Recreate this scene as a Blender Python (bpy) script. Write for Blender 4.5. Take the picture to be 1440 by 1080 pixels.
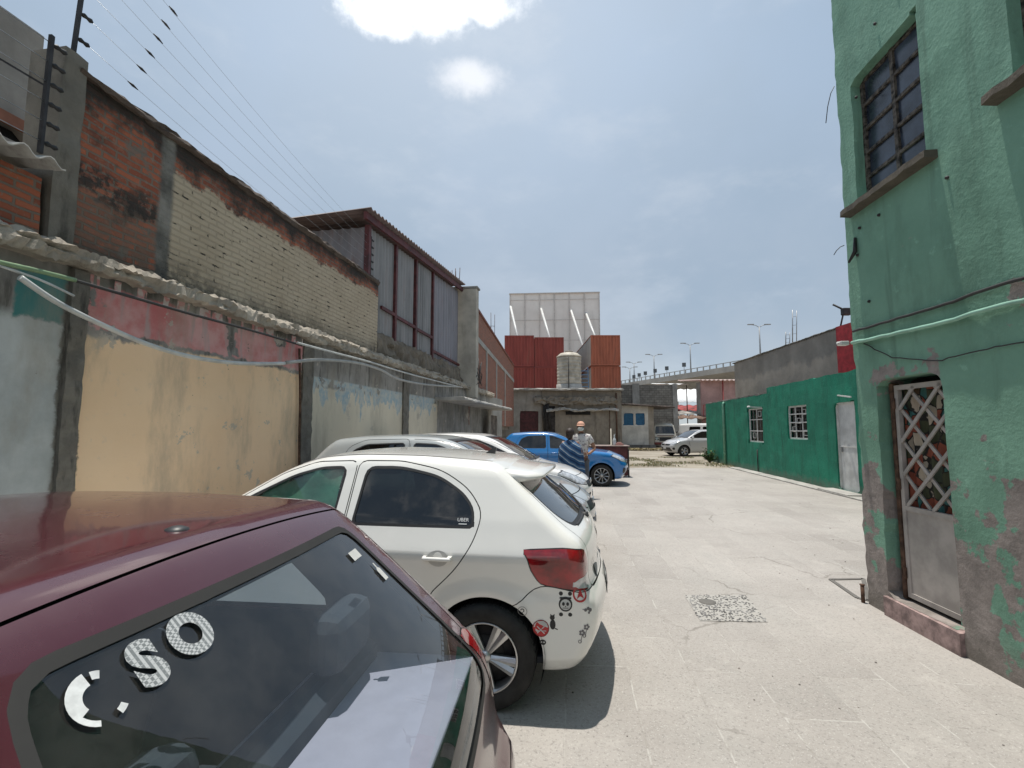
import bpy, bmesh, math, random
import numpy as np
from mathutils import Vector, Matrix, noise as mnoise
R = math.radians
random.seed(7); RNG = np.random.default_rng(7)
for o in list(bpy.data.objects): bpy.data.objects.remove(o)
S = bpy.context.scene
COL = S.collection
# ------------------------------------------------------------ camera
CAMH, PITCH, FPX = 1.6, R(5.13), 690.0
cam_d = bpy.data.cameras.new('camera'); cam = bpy.data.objects.new('camera', cam_d); COL.objects.link(cam)
cam.location = (0, 0, CAMH); cam.rotation_euler = (R(90)+PITCH, 0, 0)
cam_d.sensor_width = 36; cam_d.lens = FPX/1440*36; cam_d.clip_start = 0.02; cam_d.clip_end = 3000
S.camera = cam
# ------------------------------------------------------------ light
SUN = Vector((-0.065, 0.115, 1.0)).normalized()
sun_d = bpy.data.lights.new('sun', 'SUN'); sun = bpy.data.objects.new('sun', sun_d); COL.objects.link(sun)
sun_d.energy = 3.5; sun_d.angle = R(0.6); sun_d.color = (1.0, 0.95, 0.87)
sun.rotation_euler = SUN.to_track_quat('Z', 'Y').to_euler(); sun.location = SUN*60
S.view_settings.view_transform = 'Standard'; S.view_settings.look = 'None'
S.view_settings.gamma = 1; S.view_settings.exposure = 0.40; S.view_settings.use_curve_mapping = False

class NT:
    """small helper for writing node graphs as expressions"""
    def __init__(s, tree): s.t = tree
    def node(s, typ, **kw):
        n = s.t.nodes.new(typ)
        for k, v in kw.items(): setattr(n, k, v)
        return n
    def put(s, sock, v):
        if v is None: return
        if isinstance(v, bpy.types.NodeSocket): s.t.links.new(v, sock)
        else:
            if isinstance(v, (tuple, list)) and sock.type == 'RGBA' and len(v) == 3: v = (*v, 1)
            sock.default_value = v
    def math(s, op, a, b=None, c=None, clamp=False):
        n = s.node('ShaderNodeMath', operation=op, use_clamp=clamp)
        s.put(n.inputs[0], a); s.put(n.inputs[1], b); s.put(n.inputs[2], c); return n.outputs[0]
    def add(s, a, b): return s.math('ADD', a, b)
    def sub(s, a, b): return s.math('SUBTRACT', a, b)
    def mul(s, *a):
        r = a[0]
        for b in a[1:]: r = s.math('MULTIPLY', r, b)
        return r
    def max(s, *a):
        r = a[0]
        for b in a[1:]: r = s.math('MAXIMUM', r, b)
        return r
    def inv(s, a): return s.math('SUBTRACT', 1.0, a)
    def step(s, v, lo, hi):          # smooth 0..1 as v goes lo..hi (lo may exceed hi)
        n = s.node('ShaderNodeMapRange', interpolation_type='SMOOTHSTEP')
        if lo > hi: return s.inv(s.step(v, hi, lo))
        s.put(n.inputs[0], v); s.put(n.inputs[1], lo); s.put(n.inputs[2], hi); return n.outputs[0]
    def band(s, v, a, b, w=.03): return s.mul(s.step(v, a-w, a+w), s.step(v, b+w, b-w))
    def mix(s, f, a, b):
        n = s.node('ShaderNodeMix', data_type='RGBA'); s.put(n.inputs[0], f); s.put(n.inputs[6], a); s.put(n.inputs[7], b)
        return n.outputs[2]
    def noise(s, vec, scale, detail=4, rough=.55, col=False):
        n = s.node('ShaderNodeTexNoise'); s.put(n.inputs['Vector'], vec); s.put(n.inputs['Scale'], scale)
        s.put(n.inputs['Detail'], detail); s.put(n.inputs['Roughness'], rough); return n.outputs[1 if col else 0]
    def voro(s, vec, scale, feature='F1', out=0, rnd=1.0):
        n = s.node('ShaderNodeTexVoronoi', feature=feature); s.put(n.inputs['Vector'], vec); s.put(n.inputs['Scale'], scale)
        s.put(n.inputs['Randomness'], rnd); return n.outputs[out]
    def comb(s, x=0., y=0., z=0.):
        n = s.node('ShaderNodeCombineXYZ'); s.put(n.inputs[0], x); s.put(n.inputs[1], y); s.put(n.inputs[2], z); return n.outputs[0]
    def sep(s, v):
        n = s.node('ShaderNodeSeparateXYZ'); s.put(n.inputs[0], v); return n.outputs[:]
    def vscale(s, v, t):
        n = s.node('ShaderNodeVectorMath', operation='MULTIPLY'); s.put(n.inputs[0], v); s.put(n.inputs[1], t); return n.outputs[0]
    def vadd(s, v, t):
        n = s.node('ShaderNodeVectorMath', operation='ADD'); s.put(n.inputs[0], v); s.put(n.inputs[1], t); return n.outputs[0]

# ------------------------------------------------------------ world
W = bpy.data.worlds.new('World'); S.world = W; W.use_nodes = True
wt = NT(W.node_tree); W.node_tree.nodes.clear()
sky = wt.node('ShaderNodeTexSky', sky_type='NISHITA', sun_disc=False)
sky.sun_elevation = math.asin(SUN.z); sky.sun_rotation = math.atan2(SUN.x, SUN.y)
sky.air_density = 1.0; sky.dust_density = 3.0; sky.ozone_density = 1.0; sky.altitude = 2200
tc = wt.node('ShaderNodeTexCoord').outputs['Generated']
dx, dy, dz = wt.sep(tc)
def wdir(px, py):
    r, u = (px-720)/FPX, (540-py)/FPX
    return Vector((r, math.cos(PITCH)-math.sin(PITCH)*u, math.sin(PITCH)+math.cos(PITCH)*u)).normalized()
def blob(px, py, rx, ry):
    c = wdir(px, py); right = Vector((c.y, -c.x, 0)).normalized(); up = right.cross(c)
    def dot(a):
        n = wt.node('ShaderNodeVectorMath', operation='DOT_PRODUCT'); wt.put(n.inputs[0], tc); n.inputs[1].default_value = a; return n.outputs['Value']
    a = wt.math('DIVIDE', dot(right), rx); b = wt.math('DIVIDE', dot(up), ry)
    d = wt.math('SQRT', wt.add(wt.mul(a, a), wt.mul(b, b)))
    return wt.mul(wt.inv(d), wt.step(dot(c), 0.3, 0.5))
n1 = wt.noise(tc, 9.0, 8, .62); n2 = wt.noise(tc, 2.2, 5, .55)
wob = wt.mul(wt.sub(n1, .5), 1.9)
cl1 = wt.step(wt.add(wt.max(blob(598, 0, .100, .060), blob(535, 22, .085, .036), blob(680, 4, .040, .034), blob(605, -80, .17, .09)), wt.mul(wob, 1.15)), -.05, .75)
cl2 = wt.step(wt.add(blob(660, 110, .095, .036), wt.mul(wob, 1.1)), -.05, .85)
halo = wt.step(wt.max(blob(640, -60, .85, .62)), 0, 1.0)
haze = wt.add(.80, wt.mul(wt.sub(n2, .5), .30))
c0 = wt.mix(wt.step(dz, 0.02, .75), (3.9, 4.25, 4.5), (2.8, 3.9, 5.2))
c0 = wt.mix(wt.mul(wt.step(n2, .40, .64), .65), c0, (2.6, 3.4, 4.25)); c0 = wt.mix(wt.mul(wt.step(wt.noise(wt.vscale(tc, (1, 1, 2.2)), 4.5, 7, .6), .48, .72), .4), c0, (4.9, 5.4, 5.9))
c1 = wt.mix(haze, sky.outputs[0], c0)
c1 = wt.mix(wt.mul(halo, .45), c1, (6.6, 7.2, 8.0))
c2 = wt.mix(wt.mul(cl2, .85), c1, (7.6, 7.8, 8.2))
c3 = wt.mix(cl1, c2, (12.5, 12.5, 12.5))
below = wt.step(dz, 0.0, -0.06)
c4 = wt.mix(below, c3, (2.6, 2.5, 2.3))
bg = wt.node('ShaderNodeBackground'); wt.put(bg.inputs[0], c4); bg.inputs[1].default_value = 0.1
wo = wt.node('ShaderNodeOutputWorld'); W.node_tree.links.new(bg.outputs[0], wo.inputs[0])

# ------------------------------------------------------------ picking points off the camera calibration
def ray(px, py):
    r, u = (px-720)/FPX, (540-py)/FPX
    return Vector((r, math.cos(PITCH)-math.sin(PITCH)*u, math.sin(PITCH)+math.cos(PITCH)*u))
CAM = Vector((0, 0, CAMH))
def at(px, py, Y): d = ray(px, py); return CAM + d*(Y/d.y)
def gnd(px, py, z=0): d = ray(px, py); return CAM + d*((z-CAMH)/d.z)
class Frame:
    """a vertical wall plane: origin o (x,y), direction d; local x runs along it, local y to its left"""
    def __init__(s, ox, oy, dx, dy):
        s.d = Vector((dx, dy, 0)).normalized(); s.n = Vector((-s.d.y, s.d.x, 0)); s.o = Vector((ox, oy, 0)); s.rz = math.atan2(dy, dx)
    def uz(s, px, py, off=0.0):      # pixel -> local (u, z) on the plane local y = off
        d = ray(px, py); t = ((s.o + s.n*off) - CAM).dot(s.n)/d.dot(s.n); p = CAM + d*t
        return (p - s.o).dot(s.d), p.z
    def w(s, u, v, z): return s.o + s.d*u + s.n*v + Vector((0, 0, z))

# ------------------------------------------------------------ objects
def tag(o, label=None, cat=None, group=None, kind=None):
    if label: o['label'] = label
    if cat: o['category'] = cat
    if group: o['group'] = group
    if kind: o['kind'] = kind
    return o
def empty(name, loc=(0, 0, 0), rz=0, label=None, cat=None, group=None):
    o = bpy.data.objects.new(name, None); COL.objects.link(o); o.location = loc; o.rotation_euler = (0, 0, rz); o.empty_display_size = .2
    return tag(o, label, cat, group)
def link(name, me, mat=None, parent=None, loc=None, rot=None):
    o = bpy.data.objects.new(name, me); COL.objects.link(o)
    if mat:
        for m in (mat if isinstance(mat, (list, tuple)) else [mat]): me.materials.append(m)
    if parent: o.parent = parent
    if loc is not None: o.location = loc
    if rot is not None: o.rotation_euler = rot
    return o
class MB:
    """collects simple solids into one mesh"""
    def __init__(s): s.v = []; s.f = []; s.sm = []; s.mi = []; s.cur = 0
    def add(s, vs, fs, smooth=False):
        b = len(s.v); s.v += [tuple(v) for v in vs]
        for f in fs: s.f.append([b+i for i in f]); s.sm.append(smooth); s.mi.append(s.cur)
        return s
    def box(s, x0, x1, y0, y1, z0, z1):
        vs = [(x, y, z) for z in (z0, z1) for y in (y0, y1) for x in (x0, x1)]
        return s.add(vs, [(0, 2, 3, 1), (4, 5, 7, 6), (0, 1, 5, 4), (2, 6, 7, 3), (0, 4, 6, 2), (1, 3, 7, 5)])
    def rbox(s, x0, x1, y0, y1, z0, z1, b=.01, seg=2):
        bm = bmesh.new(); bmesh.ops.create_cube(bm, size=1)
        for v in bm.verts: v.co = Vector(((x0+x1)/2+v.co.x*(x1-x0), (y0+y1)/2+v.co.y*(y1-y0), (z0+z1)/2+v.co.z*(z1-z0)))
        bmesh.ops.bevel(bm, geom=list(bm.edges), offset=b, segments=seg, affect='EDGES', profile=.5)
        s.bm(bm); return s
    def bm(s, bm, smooth=False):
        bm.verts.index_update(); s.add([v.co[:] for v in bm.verts], [[v.index for v in f.verts] for f in bm.faces], smooth); bm.free(); return s
    def bar(s, p, q, w, h=None, up=(0, 0, 1)):   # rectangular bar from p to q
        h = h or w; p, q = Vector(p), Vector(q); d = (q-p).normalized(); up = Vector(up)
        if abs(d.dot(up)) > .98: up = Vector((0, 1, 0))
        a = d.cross(up).normalized()*w/2; b = a.cross(d).normalized()*h/2
        return s.add([p-a-b, p+a-b, p+a+b, p-a+b, q-a-b, q+a-b, q+a+b, q-a+b], [(0, 3, 2, 1), (4, 5, 6, 7), (0, 1, 5, 4), (1, 2, 6, 5), (2, 3, 7, 6), (3, 0, 4, 7)])
    def tube(s, pts, r, n=8, cap=True):
        pts = [Vector(p) for p in pts]; rs = r if isinstance(r, (list, tuple)) else [r]*len(pts)
        vs = []; fs = []; u = None
        for i, p in enumerate(pts):
            d = (pts[min(i+1, len(pts)-1)]-pts[max(i-1, 0)]).normalized()
            if u is None: u = d.orthogonal().normalized()
            u = (u - d*u.dot(d)).normalized(); w = d.cross(u)
            for k in range(n): a = 2*math.pi*k/n; vs.append(p+(u*math.cos(a)+w*math.sin(a))*rs[i])
        for i in range(len(pts)-1):
            for k in range(n): fs.append((i*n+k, i*n+(k+1) % n, (i+1)*n+(k+1) % n, (i+1)*n+k))
        s.add(vs, fs, True)
        if cap: s.add(vs[:n], [tuple(reversed(range(n)))]); s.add(vs[-n:], [tuple(range(n))])
        return s
    def lathe(s, prof, n=24, axis='z', c=(0, 0, 0), smooth=True):   # prof: (radius, height)
        vs = []; fs = []
        for r, h in prof:
            for k in range(n):
                a = 2*math.pi*k/n; x, y = r*math.cos(a), r*math.sin(a)
                p = {'z': (x, y, h), 'y': (x, h, -y), 'x': (h, x, y)}[axis]; vs.append((p[0]+c[0], p[1]+c[1], p[2]+c[2]))
        for i in range(len(prof)-1):
            for k in range(n): fs.append((i*n+k, i*n+(k+1) % n, (i+1)*n+(k+1) % n, (i+1)*n+k))
        return s.add(vs, fs, smooth)
    def prism(s, poly, y0, y1):      # polygon in (x,z) extruded in y
        n = len(poly); vs = [(x, y0, z) for x, z in poly]+[(x, y1, z) for x, z in poly]
        return s.add(vs, [tuple(range(n)), tuple(reversed(range(n, 2*n)))]+[((i+1) % n, i, n+i, n+(i+1) % n) for i in range(n)])
    def build(s, name, mat=None, parent=None, loc=None, rot=None):
        me = bpy.data.meshes.new(name); me.from_pydata(s.v, [], s.f)
        me.polygons.foreach_set('use_smooth', s.sm); me.polygons.foreach_set('material_index', s.mi)
        bm = bmesh.new(); bm.from_mesh(me); bmesh.ops.remove_doubles(bm, verts=bm.verts, dist=1e-5) if len(s.v) < 60000 else None
        bmesh.ops.recalc_face_normals(bm, faces=bm.faces); bm.to_mesh(me); bm.free()
        return link(name, me, mat, parent, loc, rot)
def copy_tree(o, parent=None):
    c = o.copy(); COL.objects.link(c)
    if parent: c.parent = parent
    for ch in list(o.children): copy_tree(ch, c)
    return c
def text_mesh(txt, size, depth=.001):
    cu = bpy.data.curves.new('t', 'FONT'); cu.body = txt; cu.size = size; cu.extrude = depth; cu.align_x = 'CENTER'; cu.align_y = 'CENTER'
    o = bpy.data.objects.new('t', cu); COL.objects.link(o); bpy.context.view_layer.update()
    me = bpy.data.meshes.new_from_object(o.evaluated_get(bpy.context.evaluated_depsgraph_get()))
    bpy.data.objects.remove(o); return me
def pn(x, y, z, sc, k=0): return mnoise.noise(Vector((x*sc+k*17.3, y*sc-k*5.1, z*sc+k*3.7)))
# ------------------------------------------------------------ materials
def newmat(name):
    m = bpy.data.materials.new(name); m.use_nodes = True; nt = NT(m.node_tree)
    nt.bsdf = m.node_tree.nodes['Principled BSDF']; nt.m = m
    nt.obj = nt.node('ShaderNodeTexCoord').outputs['Object']; return nt
def fin(nt, color, rough=.8, bump=None, bstr=.3, bdist=.02, metal=0, **kw):
    b = nt.bsdf; nt.put(b.inputs['Base Color'], color); nt.put(b.inputs['Roughness'], rough); nt.put(b.inputs['Metallic'], metal)
    for k, v in kw.items(): nt.put(b.inputs[k.replace('_', ' ')], v)
    if bump is not None:
        n = nt.node('ShaderNodeBump'); n.inputs['Strength'].default_value = bstr; n.inputs['Distance'].default_value = bdist
        nt.put(n.inputs['Height'], bump); nt.put(b.inputs['Normal'], n.outputs[0])
    return nt.m
def simple(name, c, rough=.6, metal=0, var=.12, scale=6, bstr=0., **kw):
    nt = newmat(name); n = nt.noise(nt.obj, scale, 5, .6); lo = tuple(x*(1-var*1.6) for x in c); hi = tuple(min(1, x*(1+var)) for x in c)
    col = nt.mix(nt.step(n, .3, .7), lo, hi)
    return fin(nt, col, rough, n if bstr else None, bstr, .01, metal, **kw)
def carpaint(name, c, rough=.3, dirt=.25, coat=.9, dirtc=(.30, .27, .23)):
    nt = newmat(name); n = nt.noise(nt.obj, 3.5, 7, .65); n2 = nt.noise(nt.obj, 60, 3, .6)
    d = nt.mul(nt.step(n, .42, .75), dirt); d = nt.max(d, nt.mul(nt.step(n2, .66, .74), dirt*.6))
    z = nt.sep(nt.obj)[2]; d = nt.max(d, nt.mul(nt.step(nt.add(z, nt.mul(nt.sub(n, .5), .4)), .5, .15), min(.75, dirt*2)))
    r = nt.add(rough, nt.mul(d, .5))
    m = fin(nt, nt.mix(d, c, dirtc), r, Coat_Weight=coat, Coat_Roughness=nt.add(.04, nt.mul(d, .5))); return m
def glassmat(name, tint=(.55, .62, .62), gl=1.0, rough=.0, dust_haze=.06, fk=1.35):
    nt = newmat(name); t = nt.m.node_tree; t.nodes.remove(nt.bsdf)
    tr = nt.node('ShaderNodeBsdfTransparent'); nt.put(tr.inputs[0], tint)
    gs = nt.node('ShaderNodeBsdfGlossy'); gs.inputs['Roughness'].default_value = rough; nt.put(gs.inputs[0], (gl, gl, gl))
    df = nt.node('ShaderNodeBsdfDiffuse'); nt.put(df.inputs[0], (.42, .40, .37))
    lw_ = nt.node('ShaderNodeLayerWeight'); lw_.inputs[0].default_value = .5; fr = nt.add(.045, nt.mul(.95, nt.math('POWER', lw_.outputs[1], 4.5)))
    m1 = nt.node('ShaderNodeMixShader'); nt.put(m1.inputs[0], nt.math('MULTIPLY', fr, fk, clamp=True)); nt.put(m1.inputs[1], tr.outputs[0]); nt.put(m1.inputs[2], gs.outputs[0])
    n = nt.noise(nt.obj, 7, 6, .65)
    m2 = nt.node('ShaderNodeMixShader'); nt.put(m2.inputs[0], nt.mul(nt.step(n, .25, .8), dust_haze)); nt.put(m2.inputs[1], m1.outputs[0]); nt.put(m2.inputs[2], df.outputs[0])
    nt.put(t.nodes['Material Output'].inputs[0], m2.outputs[0]); return nt.m
def brick_nodes(nt, vec, c1, c2, mortar, bw=.25, bh=.066, ms=.012):
    b = nt.node('ShaderNodeTexBrick'); nt.put(b.inputs['Vector'], vec); nt.put(b.inputs['Color1'], c1); nt.put(b.inputs['Color2'], c2); nt.put(b.inputs['Mortar'], mortar)
    b.inputs['Scale'].default_value = 1; b.inputs['Mortar Size'].default_value = ms; b.inputs['Brick Width'].default_value = bw; b.inputs['Row Height'].default_value = bh
    b.inputs['Bias'].default_value = 0; b.inputs['Mortar Smooth'].default_value = .3
    return b.outputs[0], b.outputs[1]
BLACK = simple('black_rubber', (.018, .018, .019), .55)
PLASTIC = simple('dark_plastic', (.03, .031, .033), .45)
TYRE = simple('tyre_rubber', (.022, .021, .02), .8, var=.3, scale=12)
ALLOY = simple('alloy_wheel', (.55, .55, .55), .32, .85, var=.1)
STEEL = simple('galvanised_steel', (.42, .43, .44), .45, .7)
INTERIOR = simple('car_interior_cloth', (.045, .047, .052), .9)
LINING = simple('car_lining', (.06, .06, .06), .9)
RUST = simple('rusty_iron', (.10, .055, .035), .8, .2, var=.4, scale=14)
IRON = simple('dark_iron', (.035, .032, .032), .6, .3, var=.3)
WHITEPAINT = simple('white_metal_paint', (.62, .62, .60), .45, var=.12, scale=5)
REDLAMP = simple('red_lamp_lens', (.27, .003, .006), .07, var=.35, scale=9, Coat_Weight=1.0)
CLEARLAMP = simple('clear_lamp_lens', (.55, .56, .57), .1, .3, var=.25, scale=20, Coat_Weight=1.0)
PLATE = simple('plate_white', (.6, .6, .58), .5)
INK = simple('black_ink', (.02, .02, .022), .5)
def concrete(name, c=(.28, .27, .25), stain=.5, scale=1.0, bstr=.5):
    nt = newmat(name); a = nt.noise(nt.obj, 1.3*scale, 8, .65); b = nt.noise(nt.vscale(nt.obj, (1, 1, .25)), 3.2*scale, 6, .6); g = nt.noise(nt.obj, 45, 4, .7)
    col = nt.mix(nt.step(a, .3, .72), tuple(x*.72 for x in c), tuple(x*1.18 for x in c))
    col = nt.mix(nt.mul(nt.step(b, .52, .72), stain), col, tuple(x*.33 for x in c))
    col = nt.mix(nt.mul(nt.step(g, .58, .75), .35), col, tuple(x*.5 for x in c))
    return fin(nt, col, .92, nt.add(nt.mul(a, .6), nt.mul(g, .25)), bstr, .03)
CONC = concrete('weathered_concrete')
CONCD = concrete('dark_weathered_concrete', (.17, .16, .145), .7)
CONCL = concrete('light_concrete', (.40, .385, .355), .35)

def yard_mat():
    nt = newmat('concrete_slabs'); p = nt.obj; x, y, z = nt.sep(p)
    # slabs turned with the yard
    def rot(a): return nt.add(nt.mul(x, math.cos(a)), nt.mul(y, math.sin(a))), nt.add(nt.mul(x, -math.sin(a)), nt.mul(y, math.cos(a)))
    u, v = rot(R(-6)); n = nt.noise(p, .55, 8, .62); n2 = nt.noise(p, 4, 8, .7); sp = nt.noise(p, 55, 3, .75); sp2 = nt.noise(p, 120, 2, .6)
    uw = nt.add(u, nt.mul(nt.sub(n, .5), .10)); vw = nt.add(v, nt.mul(nt.sub(n, .5), .10))
    bc, bf = brick_nodes(nt, nt.comb(vw, uw, 0), (.30, .30, .30), (.66, .66, .66), (.5, .5, .5), 1.0, .40, .006)
    col = nt.mix(nt.step(n, .3, .72), (.300, .276, .252), (.405, .375, .345))
    vsep = nt.sep(bc)[0]
    col = nt.mix(nt.mul(nt.step(vsep, .35, .62), .30), col, (.445, .415, .38)); dkc = nt.step(nt.noise(nt.vscale(bc, (1, 1, 1)), 1, 0), 0, 1); col = nt.mix(nt.mul(nt.step(vsep, .40, .33), .20), col, (.27, .25, .23))
    col = nt.mix(nt.mul(nt.step(n2, .48, .74), .5), col, (.31, .295, .27))
    wear = nt.noise(nt.vscale(nt.comb(u, v, 0), (1, .22, 1)), 1.3, 6, .6)
    col = nt.mix(nt.mul(nt.step(wear, .48, .68), .42), col, (.34, .325, .30))
    col = nt.mix(nt.mul(nt.step(sp, .52, .70), .60), col, (.16, .148, .138))
    g3 = nt.noise(p, 22, 5, .75); col = nt.mix(nt.mul(nt.step(g3, .52, .68), .35), col, (.235, .215, .195)); col = nt.mix(nt.mul(nt.step(sp2, .60, .72), .6), col, (.60, .58, .54))
    big = nt.noise(p, .23, 5, .6); col = nt.mix(nt.mul(nt.step(big, .50, .68), .35), col, (.30, .278, .25)); col = nt.mix(nt.mul(nt.step(nt.noise(p, 2.1, 9, .72), .56, .70), .4), col, (.50, .47, .43))
    ol = nt.step(nt.noise(p, .9, 6, .7), .66, .74); col = nt.mix(nt.mul(ol, .35), col, (.19, .175, .155)); ck = nt.mul(nt.step(nt.voro(nt.vadd(p, nt.vscale(nt.noise(p, 2, 5, .6, True), (.5, .5, 0))), .55, 'DISTANCE_TO_EDGE', 0), .006, .002), nt.step(nt.noise(p, .8, 3), .5, .6)); col = nt.mix(nt.mul(ck, .6), col, (.16, .145, .125))
    jm = nt.mul(bf, nt.step(nt.noise(p, 1.7, 4), .40, .58))
    col = nt.mix(nt.mul(jm, .42), col, nt.mix(nt.step(n2, .45, .55), (.24, .22, .19), (.58, .56, .52)))
    hgt = nt.sub(nt.add(nt.mul(n2, .5), nt.mul(sp, .3)), nt.mul(bf, .5))
    return fin(nt, col, .9, hgt, .45, .02)
def dirt_mat():
    nt = newmat('bare_dirt'); p = nt.obj; n = nt.noise(p, .35, 8, .65); n2 = nt.noise(p, 5, 6, .7)
    col = nt.mix(nt.step(n, .3, .7), (.22, .185, .14), (.38, .34, .28)); col = nt.mix(nt.mul(nt.step(n2, .5, .7), .5), col, (.14, .12, .09))
    return fin(nt, col, .95, n2, .6, .05)
def pebble_mat():
    nt = newmat('pebble_paving'); p = nt.obj; d = nt.voro(p, 30, 'F1', 0); c = nt.voro(p, 30, 'F1', 1)
    cs = nt.sep(c)[0]; col = nt.mix(cs, (.10, .10, .10), (.50, .48, .45)); col = nt.mix(nt.step(d, .012, .020), col, (.37, .35, .32))
    col = nt.mix(nt.step(nt.voro(p, 30, 'DISTANCE_TO_EDGE', 0), .09, .03), col, (.40, .385, .355))
    return fin(nt, col, .8, nt.inv(d), .6, .02)
def leftwall_mat(marks):
    """marks: u positions; painted render, flaking bands and cement columns of the long wall"""
    nt = newmat('flaking_wall_paint'); p = nt.obj; x, y, z = nt.sep(p)
    n = nt.noise(p, 1.6, 8, .65); nf = nt.noise(p, 9, 6, .65); nv = nt.noise(nt.vscale(p, (1, 1, .18)), 7, 5, .6); nb = nt.noise(p, .7, 5, .5)
    xx = nt.add(x, nt.add(nt.mul(nt.sub(nf, .5), .12), nt.mul(nt.sub(n, .5), .08))); zz = nt.add(z, nt.add(nt.mul(nt.sub(n, .5), .22), nt.mul(nt.sub(nf, .5), .12)))
    cem = nt.mix(nt.step(n, .3, .7), (.17, .16, .145), (.33, .315, .29)); cem = nt.mix(nt.mul(nt.step(nv, .5, .66), .75), cem, (.055, .05, .042))
    grime = nt.mix(nt.step(nf, .35, .6), (.055, .05, .043), (.20, .185, .16))
    white = nt.mix(nt.step(n, .35, .7), (.36, .38, .37), (.52, .535, .52))
    peach = nt.mix(nt.step(nb, .3, .7), (.78, .54, .33), (.82, .60, .39)); peach = nt.mix(nt.mul(nt.step(nf, .58, .7), .35), peach, (.56, .46, .36))
    pale = nt.mix(nt.step(nb, .3, .7), (.56, .50, .39), (.66, .59, .46))
    pink = nt.mix(nt.step(n, .35, .60), (.50, .155, .15), (.60, .34, .32)); pink = nt.mix(nt.mul(nt.step(nv, .50, .64), .7), pink, (.40, .33, .31))
    blue = nt.mix(nt.step(nf, .4, .6), (.31, .395, .43), (.46, .47, .43))
    col = cem
    c1a, c1b, c2a, c2b, c3a, c3b, c4 = marks['c1a'], marks['c1b'], marks['c2a'], marks['c2b'], marks['c3a'], marks['c3b'], marks['end']
    zp0, zp1 = marks['zp0'], marks['zp1']
    s1 = nt.step(xx, c1a+.03, c1a-.03); col = nt.mix(nt.mul(s1, nt.step(zz, zp1-.32, zp1-.42)), col, white)
    col = nt.mix(nt.mul(s1, nt.step(xx, c1a-.36, c1a-.32), nt.band(zz, zp1-.38, zp1-.05, .02)), col, (.06, .20, .19))
    s2 = nt.band(xx, c1b, c2a, .012)
    col = nt.mix(nt.mul(s2, nt.step(zz, zp0+.02, zp0-.02)), col, peach)
    pk = nt.mul(s2, nt.band(zz, zp0+.05, zp1-.02, .012), nt.step(nt.noise(p, 1.15, 5, .6), .585, .565))
    col = nt.mix(pk, col, pink)
    drip = nt.mul(nt.band(xx, c1b, c2a, .012), nt.band(z, zp1-.02, marks['led']-.015, .012), nt.step(nt.noise(nt.vscale(p, (1, 1, .16)), 7.5, 3, .55), .50, .52))
    col = nt.mix(drip, col, nt.mix(nt.step(nf, .45, .55), (.55, .48, .46), (.55, .25, .25)))
    s3 = nt.max(nt.band(xx, c2b, c3a, .012), nt.band(xx, c3b, c4, .012))
    col = nt.mix(nt.mul(s3, nt.step(zz, zp0-.12, zp0-.17)), col, pale)
    bl = nt.mul(s3, nt.step(z, zp0+.02, zp0-.02), nt.step(nt.add(nt.sub(zp0-.12, z), nt.mul(nt.sub(nt.noise(nt.vscale(p, (1, 1, .30)), 3.4, 7, .62), .5), 2.0)), .19, .17)); bl = nt.mul(bl, nt.step(nt.noise(p, 3.3, 6, .65), .60, .57))
    col = nt.mix(bl, col, blue)
    # flaked spots on the paint, bare cement columns, grime below the ledge, darker foot
    fl = nt.mul(nt.step(nt.noise(p, 2.3, 7, .68), .60, .62), nt.step(x, c1b, c1b+.2)); col = nt.mix(nt.mul(fl, .8), col, (.47, .42, .35))
    gr = nt.mul(nt.step(nt.noise(nt.vscale(p, (1, 1, .3)), 1.7, 8, .68), .47, .70), .55); col = nt.mix(gr, col, (.30, .26, .20)); fl2 = nt.step(nt.noise(p, 6, 6, .7), .665, .68); col = nt.mix(nt.mul(fl2, .8), col, (.16, .14, .12))
    cols = nt.max(nt.band(xx, c1a, c1b, .015), nt.band(xx, c2a, c2b, .008), nt.band(xx, c3a, c3b, .008)); col = nt.mix(cols, col, grime)
    top = nt.step(nt.add(z, nt.mul(nt.sub(nv, .5), .55)), zp1-.06, zp1+.16); col = nt.mix(nt.mul(nt.mul(top, nt.inv(drip)), .92), col, nt.mix(nt.step(n, .4, .6), (.06, .055, .047), (.2, .19, .165)))
    foot = nt.step(zz, .55, .1); col = nt.mix(nt.mul(foot, .6), col, (.22, .2, .18))
    h = nt.add(nt.mul(n, .5), nt.mul(nf, .4)); return fin(nt, col, .93, h, .5, .03)
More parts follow.
